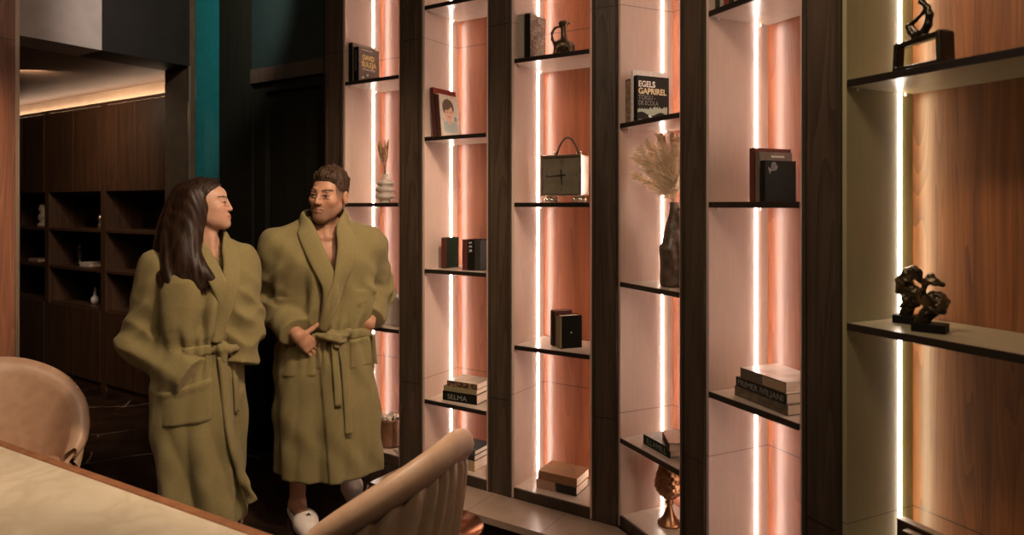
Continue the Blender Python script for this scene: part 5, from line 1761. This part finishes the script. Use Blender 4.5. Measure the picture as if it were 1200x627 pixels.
    neck = [(-0.104, -0.035, 1.492), (-0.106, 0.02, 1.512), (-0.070, 0.085, 1.525), (0.0, 0.108, 1.528), (0.070, 0.085, 1.528), (0.106, 0.02, 1.520), (0.106, -0.035, 1.502)]
    right = [(0.098, 1.462), (0.104, 1.38), (0.092, 1.29), (0.062, 1.19), (0.024, 1.09), (-0.008, 0.985)]
    collar(rb, left, neck, right, [0.020, 0.036, 0.044, 0.044, 0.040, 0.036, 0.036, 0.040, 0.044, 0.044, 0.038, 0.022], t)
    bp = rb.ring_at(zb, 72)
    path = [(p[0] * 1.0 + 0.004 * math.sin(p[3]), p[1] - 0.004 * math.cos(p[3]), zb + 0.004 * math.sin(3 * p[3])) for p in bp]
    nrm = [(math.sin(p[3]), -math.cos(p[3]), 0) for p in bp]
    belt = MB().sweep(path, 0.024, 0.0085, nrm=nrm, n=12, closed=True, power=0.8).build('belt', M['robe'], t)
    kx, kz = X(390), zb - 0.003
    ky = rb.front_y(kx, kz, -0.14) - 0.022
    k = SDF((kx - 0.09, ky - 0.05, kz - 0.06), (kx + 0.09, ky + 0.06, kz + 0.06), 0.003)
    k.chain([(kx - 0.060, ky + 0.018, kz + 0.010), (kx - 0.02, ky - 0.004, kz + 0.006), (kx + 0.022, ky - 0.006, kz - 0.006), (kx + 0.050, ky + 0.012, kz - 0.012)], [0.016, 0.020, 0.020, 0.016], 0.01)
    k.chain([(kx - 0.004, ky + 0.01, kz + 0.026), (kx + 0.012, ky - 0.008, kz), (kx + 0.016, ky + 0.004, kz - 0.034)], [0.016, 0.018, 0.018], 0.006)
    k.chain([(kx + 0.02, ky - 0.002, kz + 0.004), (kx + 0.075, ky + 0.018, kz + 0.022)], [0.018, 0.018], 0.006)
    k.displace(lambda X_, Y_, Z_: 0.0016 * np.sin(190 * (Z_ - kz) + 60 * (X_ - kx)))
    kv, kf = k.mesh()
    np_mesh('knot', kv, kf, M['robe'], belt)
    rb.ribbon([(X(399), Zp(396)), (X(403), Zp(420)), (X(405), Zp(450)), (X(407), Zp(478)), (X(408), Zp(501))], [0.020, 0.018, 0.017, 0.017, 0.018], 0.007, 0.012, 'belt_end', belt)
    rb.ribbon([(X(392), Zp(396)), (X(393), Zp(420)), (X(395), Zp(445)), (X(396), Zp(468))], [0.020, 0.018, 0.017, 0.017], 0.007, 0.010, 'belt_end', belt)
    rb.patch([(X(326), Zp(402)), (X(372), Zp(396)), (X(371), Zp(436)), (X(328), Zp(438))], 'pocket', t)
    rb.patch([(X(408), Zp(394)), (X(440), Zp(392)), (X(443), Zp(428)), (X(409), Zp(430))], 'pocket', t)
    # --- body
    ju = SDF((-0.30, -0.22, 1.16), (0.30, 0.20, 1.79), 0.0032)

    def core(s):
        s.ell((0, 0.02, 1.30), (0.165, 0.100, 0.165)); s.ell((0, 0.02, 1.07), (0.145, 0.095, 0.17), 0.05)
        for sx in (-1, 1):
            s.ell((sx * 0.062, -0.045, 1.315), (0.076, 0.046, 0.056), 0.03)
            s.cap((sx * 0.045, 0.03, 1.455), (sx * 0.155, 0.02, 1.39), 0.042, 0.050, 0.05)
            s.cap((sx * 0.018, -0.052, 1.418), (sx * 0.13, -0.03, 1.425), 0.0085, 0.009, 0.012)
        s.cap((0.004, 0.024, 1.565), (0, 0.030, 1.43), 0.058, 0.066, 0.05)
        s.cap((0.018, -0.012, 1.54), (0.012, -0.045, 1.42), 0.018, 0.014, 0.02)
    core(ju)
    Mx = head_sdf(ju, hc, Rm, hs, True)
    ju.fn(lambda X_, Y_, Z_: 1.17 - Z_, op='i')
    Vh, Fh = ju.mesh()
    jl = SDF((-0.33, -0.30, 0.0), (0.33, 0.56, 1.24), 0.0042)
    core(jl)
    jl.ell((0, 0.02, 0.92), (0.145, 0.105, 0.12), 0.06)
    Rhip, Rkn, Ran = np.array([-0.09, 0.02, 0.88]), np.array([-0.115, 0.0, 0.50]), np.array([-0.130, 0.085, 0.085])
    Lhip, Lkn, Lan = np.array([0.09, 0.02, 0.88]), np.array([0.105, 0.10, 0.49]), np.array([0.140, 0.42, 0.13])
    for hp_, kn, an, tip in ((Rhip, Rkn, Ran, np.array([-0.070, -0.105, 0.028])), (Lhip, Lkn, Lan, np.array([0.150, 0.25, 0.030]))):
        jl.cap(hp_, kn, 0.080, 0.055, 0.04); jl.cap(kn, an, 0.054, 0.036, 0.02)
        calf = kn * 0.68 + an * 0.32 + np.array([0, 0.022, 0]); jl.ell(calf, (0.050, 0.050, 0.10), 0.03)
        heel = an + np.array([0.0, 0.035, -0.045]); heel[2] = max(heel[2], 0.034)
        jl.cap(an, heel, 0.036, 0.030, 0.02)
        jl.cap(an + np.array([0, -0.01, -0.01]), an * 0.4 + tip * 0.6 + np.array([0, 0, 0.012]), 0.036, 0.032, 0.03)
        jl.cap(an * 0.4 + tip * 0.6, tip, 0.034, 0.022, 0.02); jl.cap(heel, tip, 0.026, 0.02, 0.02)
    for sh, el, wr in ((Rsh, Rel, Rwr), (Lsh, Lel, Lwr)):
        jl.cap(sh, el, 0.046, 0.040, 0.03); jl.cap(el, wr, 0.041, 0.030, 0.01)
    jl.fn(lambda X_, Y_, Z_: Z_ - 1.2, op='i')
    hand_sdf(jl, Rwr, (0.62, 0.36, -0.68), (0.15, -0.90, 0.20), (0.65, 0, 0.75), (0.80, 0.10, 0.55), curl=(0.05, 0.1, 0.1))
    hand_sdf(jl, Lwr, (-0.48, 0.22, -0.82), (0.20, -0.95, 0.10), (-0.7, 0, 0.65), (-0.93, -0.08, 0.18), curl=(0.05, 0.1, 0.1))
    Vl, Fl = jl.mesh()
    V = np.concatenate([Vh, Vl]); F = np.concatenate([Fh, Fl + len(Vh)])
    base = (0.50, 0.255, 0.155)
    body = np_mesh('body', V, F, M['skin'], t)
    tint_mesh(body, np.concatenate([face_tint(Vh, hc, Rm, hs, True, base), np.tile(np.array(base), (len(Vl), 1))]))
    # --- hair
    h = SDF((-0.13, -0.15, 1.53), (0.16, 0.15, 1.80), 0.0026)
    inv = lambda X_, Y_, Z_: [((X_ - hc[0]) * Rm[0][j] + (Y_ - hc[1]) * Rm[1][j] + (Z_ - hc[2]) * Rm[2][j]) / hs for j in range(3)]

    def hairf(X_, Y_, Z_):
        x, y, z = inv(X_, Y_, Z_)
        top = sstep(0.04, 0.09, z)
        rx, ry, rz = 0.0760 + 0.002 * sstep(0.0, 0.05, z), 0.0985, 0.099
        k0 = np.sqrt((x / rx) ** 2 + ((y - 0.017) / ry) ** 2 + ((z - 0.035) / rz) ** 2)
        d = (k0 - 1) * 0.085
        d = d - top * (0.006 + 0.005 * np.sin(95 * x + 60 * y) * np.sin(80 * y - 30 * x)) - 0.003 * sstep(-0.02, -0.08, y) * top
        d = d + 0.0016 * np.sin(330 * x + 150 * z) * np.sin(300 * y + 90 * x)
        hl = np.interp(y, [-0.10, -0.062, -0.046, -0.036, 0.0, 0.04, 0.10], [0.074, 0.066, 0.050, 0.006, -0.002, -0.030, -0.060])
        d = d + 0.008 * (1 - sstep(0.0, 0.028, z - hl))
        d = np.maximum(d, (hl - z) * 0.8)
        return d
    h.fn(hairf)
    hv, hf = h.mesh()
    np_mesh('hair', hv, hf, M['hair_man'], t)
    # --- slippers
    for (an, tip, lift_) in ((Ran, np.array([-0.062, -0.128, 0.03]), 0.0), (Lan, np.array([0.152, 0.225, 0.03]), 0.03)):
        heel = np.array([an[0] - 0.008, an[1] + 0.055, 0.028 + lift_])
        g = SDF(np.minimum(heel, tip) - 0.09, np.maximum(heel, tip) + 0.11, 0.003)
        mid = heel * 0.35 + tip * 0.65
        g.cap(heel, mid, 0.044, 0.050, 0.0); g.cap(mid, tip, 0.050, 0.046, 0.02)
        dd = (tip - heel) / np.linalg.norm(tip - heel)
        g.ell(mid + dd * 0.015 + np.array([0, 0, 0.014]), (0.052, 0.090, 0.042), 0.03)
        # opening over the heel
        op_ = heel * 0.72 + tip * 0.28
        g.ell(op_ + np.array([0, 0, 0.060]), (0.048, 0.085, 0.062), 0.004, 's')
        g.fn(lambda X_, Y_, Z_: 0.002 + lift_ * 0.0 - Z_, op='i')
        gv, gf = g.mesh()
        sl_ = np_mesh('slipper', gv, gf, M['slipper'], t)
        if lift_ == 0.0:
            # small dark emblem on the toe cap
            pts, zc = [], mid + dd * 0.045 + np.array([0.004, 0, 0])
            for k_ in range(10):
                a = math.pi / 2 + k_ * math.pi / 5
                r_ = 0.019 if k_ % 2 == 0 else 0.0065
                px_, py_ = zc[0] + r_ * math.cos(a), zc[1] + r_ * math.sin(a)
                i = np.argmin((gv[:, 0] - px_) ** 2 + (gv[:, 1] - py_) ** 2 - (gv[:, 2] > 0.035) * 1.0)
                pts.append((px_, py_, gv[i, 2] + 0.0022))
            i = np.argmin((gv[:, 0] - zc[0]) ** 2 + (gv[:, 1] - zc[1]) ** 2 - (gv[:, 2] > 0.035) * 1.0)
            pts.append((zc[0], zc[1], gv[i, 2] + 0.0026))
            MB().add(pts, [[10, k_, (k_ + 1) % 10] for k_ in range(10)]).build('emblem', INK['black'], sl_)
    return t


# ============================ the woman
def build_woman():
    A = math.atan(365 / 800)
    t = thing('person', 'woman with long dark brown hair in an olive green bathrobe, looking at the man', 'person', (-1.390, 3.046, 0), A)
    X = lambda px: (px - 235) / 286.0
    Zp = lambda py: EYE + (240 - py) / 260.0
    Rsh, Rel, Rwr = np.array([-0.160, 0.02, 1.295]), np.array([-0.236, 0.03, 0.975]), np.array([-0.026, -0.150, 0.850])
    Lsh, Lel, Lwr = np.array([0.165, 0.03, 1.315]), np.array([0.192, -0.03, 1.020]), np.array([0.168, -0.075, 0.870])
    hc = (0.026, 0.0, 1.583); Rm = rot_head(R(78), R(-2), R(-2)); hs = 0.95
    yaw = R(16)
    rings = [(0.14, 0.012, 0.02, 0.170, 0.165), (0.40, 0.004, 0.015, 0.176, 0.165), (0.65, -0.008, 0.01, 0.188, 0.160), (0.82, -0.008, 0.0, 0.186, 0.150), (0.93, 0.004, 0.0, 0.166, 0.132), (0.965, 0.006, 0.0, 0.160, 0.126),
             (1.02, 0.008, 0.0, 0.172, 0.138), (1.15, 0.008, 0.005, 0.182, 0.148), (1.25, 0.005, 0.01, 0.172, 0.140), (1.32, 0.004, 0.018, 0.135, 0.112), (1.385, 0.008, 0.028, 0.085, 0.085), (1.44, 0.015, 0.03, 0.070, 0.072)]
    zb = 0.957
    rb = Robe(rings, yaw, 0.165, zb, (-0.40, -0.34, 0.11), (0.40, 0.34, 1.50))

    def folds(th, z):
        sk = np.clip((zb - z) / 0.75, 0, 1)
        a = sk * (0.014 * crease(5 * th + 1.9 + 1.5 * z) + 0.009 * crease(9 * th + 0.4 - 3 * z))
        b = 0.010 * crease(22 * th + 2.2 * np.sin(3 * th)) * np.exp(-((z - zb + 0.02) / 0.10) ** 2)
        dg_ = 0.014 * crease(7 * th + 9.0 * z + 0.8) * np.exp(-((z - 0.42) / 0.22) ** 2)
        c = np.where(z > zb, 0.020 * crease(8 * th - 8 * z + 1.5 * np.sin(4 * th)) * np.clip((z - zb) / 0.1, 0, 1) * np.exp(-((z - 1.11) / 0.18) ** 2), 0)
        return a + b + c + dg_
    xe = lambda z: np.interp(z, [0.15, 0.93], [0.10, 0.045])
    rb.loft(folds, xe, -1)
    s = rb.s
    s.cap((-0.05, 0.03, 1.375), Rsh, 0.058, 0.076, 0.06); s.cap((0.06, 0.03, 1.375), Lsh, 0.058, 0.076, 0.06)
    s.cap((-0.07, 0.0, 1.20), (0.08, 0.0, 1.20), 0.118, 0.118, 0.08)
    rb.freeze()
    body_only = s.d.copy()
    sleeve(s, Rsh, Rel, Rwr, (0.088, 0.090, 0.082)); sleeve(s, Lsh, Lel, Lwr, (0.082, 0.073, 0.066))
    for el, sh in ((Rel, Rsh), (Lel, Lsh)):
        u = (sh - el) / np.linalg.norm(sh - el)
        s.displace(lambda X_, Y_, Z_, el=el, u=u: 0.0105 * crease(54 * ((X_ - el[0]) * u[0] + (Y_ - el[1]) * u[1] + (Z_ - el[2]) * u[2]) + 14 * X_ + 1.6 * np.sin(26 * Y_ + 24 * X_)) * np.exp(-((X_ - el[0]) ** 2 + (Y_ - el[1]) ** 2 + (Z_ - el[2] + 0.02) ** 2) / 0.17 ** 2), el - 0.32, el + 0.32)
    for el, sh in ((Rel, Rsh), (Lel, Lsh)):
        s.displace(lambda X_, Y_, Z_, el=el: 0.0050 * crease(44 * Z_ + 30 * np.sign(el[0]) * X_ + 2.0 * np.sin(17 * Y_ + 12 * Z_) + 10 * Y_) * np.exp(-((X_ - el[0] * 1.05) / 0.08) ** 2) * np.exp(-((Z_ - el[2] - 0.1) / 0.20) ** 2), el - 0.32, el + 0.40)
    s.displace(lambda X_, Y_, Z_: 0.0032 * fold_noise(X_, Y_, Z_))
    for el, wr in ((Rel, Rwr), (Lel, Lwr)):
        u = (wr - el) / np.linalg.norm(wr - el)
        sl, P = s.win(wr - 0.16, wr + 0.16)
        q = [P[i] - wr[i] for i in range(3)]
        ahead = q[0] * u[0] + q[1] * u[1] + q[2] * u[2]
        cut = np.maximum(-ahead, np.sqrt(q[0] ** 2 + q[1] ** 2 + q[2] ** 2) - 0.118)
        s.d[sl] = np.minimum(np.maximum(s.d[sl], -cut), body_only[sl])
    sl, P = s.win((-0.3, -0.3, 0.10), (0.3, 0.3, 0.50))
    s.d[sl] = np.maximum(s.d[sl], -np.maximum(rb.f(P[0], P[1], np.maximum(P[2], 0.17)) + 0.042, P[2] - 0.28))
    xl = lambda z: np.interp(z, [1.19, 1.30, 1.40, 1.50], [0.085, 0.060, 0.020, 0.000])
    xr = lambda z: np.interp(z, [1.19, 1.30, 1.40, 1.50], [0.087, 0.105, 0.100, 0.090])
    sl, P = s.win((-0.06, -0.34, 1.18), (0.14, 0.08, 1.50))
    wedge = np.maximum(np.maximum(xl(P[2]) - P[0], P[0] - xr(P[2])), np.maximum(1.19 - P[2], P[1] - np.interp(P[2], [1.2, 1.34, 1.42], [-0.085, -0.04, 0.05])))
    s.d[sl] = np.maximum(s.d[sl], -wedge)
    V, F = s.mesh()
    np_mesh('bathrobe', V, F, M['robe'], t)
    left = [(0.060, 0.985), (0.086, 1.08), (0.092, 1.17), (0.062, 1.26), (0.022, 1.34), (-0.018, 1.395)]
    neck = [(-0.048, 0.0, 1.425), (-0.050, 0.05, 1.440), (-0.015, 0.095, 1.450), (0.035, 0.100, 1.452), (0.085, 0.075, 1.448), (0.110, 0.02, 1.432), (0.116, -0.02, 1.412)]
    right = [(0.124, 1.375), (0.128, 1.31), (0.118, 1.24), (0.104, 1.16), (0.084, 1.08), (0.066, 0.985)]
    collar(rb, left, neck, right, [0.020, 0.032, 0.038, 0.038, 0.036, 0.032, 0.032, 0.036, 0.040, 0.038, 0.034, 0.020], t)
    bp = rb.ring_at(zb, 72)
    path = [(p[0] + 0.004 * math.sin(p[3]), p[1] - 0.004 * math.cos(p[3]), zb + 0.004 * math.sin(3 * p[3])) for p in bp]
    nrm = [(math.sin(p[3]), -math.cos(p[3]), 0) for p in bp]
    belt = MB().sweep(path, 0.023, 0.0085, nrm=nrm, n=12, closed=True, power=0.8).build('belt', M['robe'], t)
    kx, kz = X(259), zb - 0.006
    ky = rb.front_y(kx, kz, -0.13) - 0.018
    k = SDF((kx - 0.08, ky - 0.05, kz - 0.07), (kx + 0.08, ky + 0.07, kz + 0.06), 0.003)
    k.chain([(kx - 0.050, ky + 0.022, kz + 0.004), (kx - 0.01, ky + 0.002, kz + 0.004), (kx + 0.030, ky + 0.004, kz + 0.002), (kx + 0.058, ky + 0.026, kz)], [0.017, 0.020, 0.020, 0.016], 0.01)
    k.chain([(kx - 0.006, ky + 0.012, kz + 0.028), (kx + 0.002, ky - 0.008, kz + 0.006), (kx + 0.004, ky + 0.002, kz - 0.038)], [0.018, 0.022, 0.020], 0.006)
    k.displace(lambda X_, Y_, Z_: 0.0016 * np.sin(180 * (X_ - kx) + 50 * (Z_ - kz)))
    kv, kf = k.mesh()
    np_mesh('knot', kv, kf, M['robe'], belt)
    rb.ribbon([(X(259), Zp(410)), (X(262), Zp(440)), (X(265), Zp(475)), (X(271), Zp(510), 0.01), (X(280), Zp(545), 0.03), (X(289), Zp(570), 0.045), (X(296), Zp(586), 0.05)], [0.026, 0.025, 0.024, 0.024, 0.024, 0.025, 0.022], 0.012, 0.016, 'belt_end', belt)
    rb.ribbon([(X(270), Zp(408)), (X(274), Zp(432)), (X(276), Zp(456)), (X(277), Zp(480))], [0.016, 0.014, 0.013, 0.013], 0.007, 0.010, 'belt_end', belt)
    rb.patch([(X(186), Zp(444)), (X(250), Zp(430)), (X(249), Zp(481)), (X(191), Zp(484))], 'pocket', t)
    # --- body
    ju = SDF((-0.26, -0.24, 1.10), (0.30, 0.20, 1.73), 0.003)

    def core(s):
        s.ell((0.004, 0.02, 1.22), (0.128, 0.085, 0.15)); s.ell((0.004, 0.02, 1.02), (0.112, 0.080, 0.15), 0.05)
        for sx in (-1, 1):
            s.cap((0.01 + sx * 0.035, 0.03, 1.375), (0.005 + sx * 0.120, 0.03, 1.315), 0.032, 0.040, 0.05)
            s.ell((0.015 + sx * 0.06, -0.045, 1.18), (0.058, 0.045, 0.055), 0.03)
        s.cap((0.018, 0.012, 1.53), (0.030, 0.020, 1.36), 0.046, 0.050, 0.05)
        s.cap((0.045, -0.018, 1.44), (0.052, -0.035, 1.35), 0.010, 0.010, 0.02)
    core(ju)
    head_sdf(ju, hc, Rm, hs, False)
    ju.fn(lambda X_, Y_, Z_: 1.12 - Z_, op='i')
    Vh, Fh = ju.mesh()
    jl = SDF((-0.30, -0.30, 0.0), (0.32, 0.36, 1.20), 0.005)
    core(jl)
    jl.ell((0, 0.02, 0.88), (0.125, 0.095, 0.12), 0.06)
    feet = ((np.array([-0.07, 0.02, 0.84]), np.array([-0.07, 0.0, 0.46]), np.array([-0.060, 0.10, 0.085]), np.array([-0.05, -0.06, 0.028])),
            (np.array([0.08, 0.02, 0.84]), np.array([0.10, -0.03, 0.46]), np.array([0.125, -0.01, 0.085]), np.array([0.16, -0.16, 0.028])))
    for hp_, kn, an, tip in feet:
        jl.cap(hp_, kn, 0.070, 0.048, 0.04); jl.cap(kn, an, 0.046, 0.031, 0.02)
        jl.ell(kn * 0.68 + an * 0.32 + np.array([0, 0.02, 0]), (0.042, 0.044, 0.10), 0.03)
        heel = an + np.array([0, 0.03, -0.050])
        jl.cap(an, heel, 0.030, 0.027, 0.02); jl.cap(an, an * 0.4 + tip * 0.6, 0.030, 0.027, 0.03); jl.cap(heel, tip, 0.025, 0.02, 0.02)
    for sh, el, wr in ((Rsh, Rel, Rwr), (Lsh, Lel, Lwr)):
        w2 = wr + (np.array([-0.05, 0.075, 0.01]) if wr[0] < 0.1 else np.array([0.0, 0.06, 0.02]))
        jl.cap(sh, el, 0.038, 0.034, 0.03); jl.cap(el, w2, 0.034, 0.025, 0.01)
    jl.fn(lambda X_, Y_, Z_: Z_ - 1.15, op='i')
    hand_sdf(jl, Rwr + np.array([-0.05, 0.085, 0.01]), (0.62, 0.62, -0.48), (0.0, -0.90, 0.20), (0.5, 0, 0.75), (0.6, 0.7, -0.1), curl=(0.2, 0.3, 0.25), sc=0.88)
    hand_sdf(jl, Lwr + np.array([0, 0.070, 0.02]), (-0.40, 0.60, -0.70), (0.3, -0.9, 0.1), (-0.7, 0, 0.5), (-0.5, 0.7, -0.3), curl=(0.2, 0.3, 0.3), sc=0.88)
    Vl, Fl = jl.mesh()
    V = np.concatenate([Vh, Vl]); F = np.concatenate([Fh, Fl + len(Vh)])
    base = (0.56, 0.31, 0.205)
    body = np_mesh('body', V, F, M['skin'], t)
    tint_mesh(body, np.concatenate([face_tint(Vh, hc, Rm, hs, False, base), np.tile(np.array(base), (len(Vl), 1))]))
    for hp_, kn, an, tip in feet:
        heel = an + np.array([0, 0.045, -0.058]); tp = tip + (tip - heel) * 0.08
        g = SDF(np.minimum(heel, tp) - 0.08, np.maximum(heel, tp) + 0.10, 0.004)
        mid = heel * 0.35 + tp * 0.65
        g.cap(heel, mid, 0.040, 0.045); g.cap(mid, tp, 0.045, 0.041, 0.02); g.ell(mid + np.array([0, 0, 0.02]), (0.045, 0.07, 0.038), 0.03)
        g.ell(heel * 0.72 + tp * 0.28 + np.array([0, 0, 0.058]), (0.044, 0.08, 0.058), 0.004, 's')
        g.fn(lambda X_, Y_, Z_: 0.002 - Z_, op='i')
        gv, gf = g.mesh()
        np_mesh('slipper', gv, gf, M['slipper'], t)
    # --- long hair
    h = SDF((-0.24, -0.24, 1.14), (0.16, 0.16, 1.73), 0.0034)

    def cap_(X_, Y_, Z_):
        x, y, z = [((X_ - hc[0]) * Rm[0][j] + (Y_ - hc[1]) * Rm[1][j] + (Z_ - hc[2]) * Rm[2][j]) / hs for j in range(3)]
        k0 = np.sqrt((x / 0.088) ** 2 + ((y - 0.020) / 0.106) ** 2 + ((z - 0.030) / 0.100) ** 2)
        d = (k0 - 1) * 0.095
        f = np.interp(z, [-0.12, -0.03, 0.02, 0.055, 0.080, 0.10, 0.13], [0.030, 0.020, 0.000, -0.030, -0.062, -0.092, -0.12])
        return np.maximum(d, (f - y) * 0.9)
    h.fn(cap_)
    locks = [[(214, 222, .05), (199, 258, .06), (192, 292, .02), (193, 322, -.08), (198, 338, -.115)],
             [(220, 222, .0), (206, 258, .0), (201, 294, -.06), (203, 326, -.115), (203, 341, -.125)],
             [(226, 226, -.05), (216, 260, -.05), (213, 296, -.09), (219, 328, -.130), (220, 342, -.135)],
             [(230, 234, -.055), (223, 264, -.060), (219, 296, -.10), (231, 322, -.138), (238, 335, -.140)],
             [(233, 242, -.050), (226, 268, -.062), (225, 297, -.10), (241, 318, -.140), (252, 326, -.145)]]
    LK = [np.array([(X(a), y, Zp(b)) for a, b, y in L]) for L in locks]
    def rs_curve(P, n=16):
        out = []
        for i in range(len(P) - 1):
            p0, p1, p2, p3 = P[max(i - 1, 0)], P[i], P[i + 1], P[min(i + 2, len(P) - 1)]
            for q in np.linspace(0, 1, n // 4 + 1, endpoint=(i == len(P) - 2)):
                out.append(0.5 * ((2 * p1) + (-p0 + p2) * q + (2 * p0 - 5 * p1 + 4 * p2 - p3) * q * q + (-p0 + 3 * p1 - 3 * p2 + p3) * q ** 3))
        return np.array(out)
    LC = [rs_curve(P) for P in LK]
    for C in LC:
        n = len(C); q = np.linspace(0, 1, n)
        h.chain(C, 0.030 + 0.006 * np.sin(math.pi * q) - 0.0285 * q ** 2.2, 0.030)
    h.displace(lambda X_, Y_, Z_: 0.0011 * np.sin(170 * (X_ + 0.22 * Z_ + 0.02 * np.sin(16 * Z_)) + 60 * Y_ + 2 * np.sin(40 * X_)))
    hv, hf = h.mesh()
    hair = np_mesh('hair', hv, hf, M['hair_dark'], t)
    m = MB()
    for j in range(300):
        a = random.uniform(0, 3.999); i = int(a); fr0 = a - i
        C = LC[i] * (1 - fr0) + LC[i + 1] * fr0
        q = np.linspace(0, 1, len(C))[:, None]
        off = np.array([random.uniform(-0.012, 0.012), -0.026 * (1 - 0.55 * q[:, 0].mean()) + random.uniform(-0.006, 0.004), random.uniform(-0.014, 0.012)])
        C = C + off + np.array([0.006, 0, 0]) * np.sin(q * 9 + j) + np.array([0, -0.004, 0])
        C[:, 1] += 0.010 * q[:, 0]
        ext = (C[-1] - C[-3]) / np.linalg.norm(C[-1] - C[-3])
        ln = random.uniform(0.0, 0.030)
        C = np.concatenate([C, [C[-1] + ext * ln * 0.5 + np.array([0.004, 0.004, 0]), C[-1] + ext * ln + np.array([0.010, 0.010, 0.002])]])
        q = np.linspace(0, 1, len(C))[:, None]
        s0 = random.randint(1, 4)
        m.sweep(C[s0:], np.interp(q[s0:, 0], [0, 0.2, 0.8, 1], [0.0008, 0.0017, 0.0015, 0.0004]), n=4)
    edge = np.array([(X(a), y, Zp(b)) for a, b, y in [(255, 210, -.015), (248, 213, -.050), (240, 224, -.076), (234, 243, -.080), (230, 264, -.074), (228, 284, -.090), (231, 305, -.118)]])
    for j in range(110):
        C = rs_curve(edge + np.array([random.uniform(-0.030, 0.010), random.uniform(-0.003, 0.006), random.uniform(-0.006, 0.004)]))
        q = np.linspace(0, 1, len(C))
        C[:, 0] += 0.006 * np.sin(4 * q + j) * q
        m.sweep(C, np.interp(q, [0, 0.2, 0.8, 1], [0.0006, 0.0016, 0.0014, 0.0004]), n=4)
    m.build('hair_strands', M['hair_dark'], hair, recalc=False)
    return t


build_man()
build_woman()
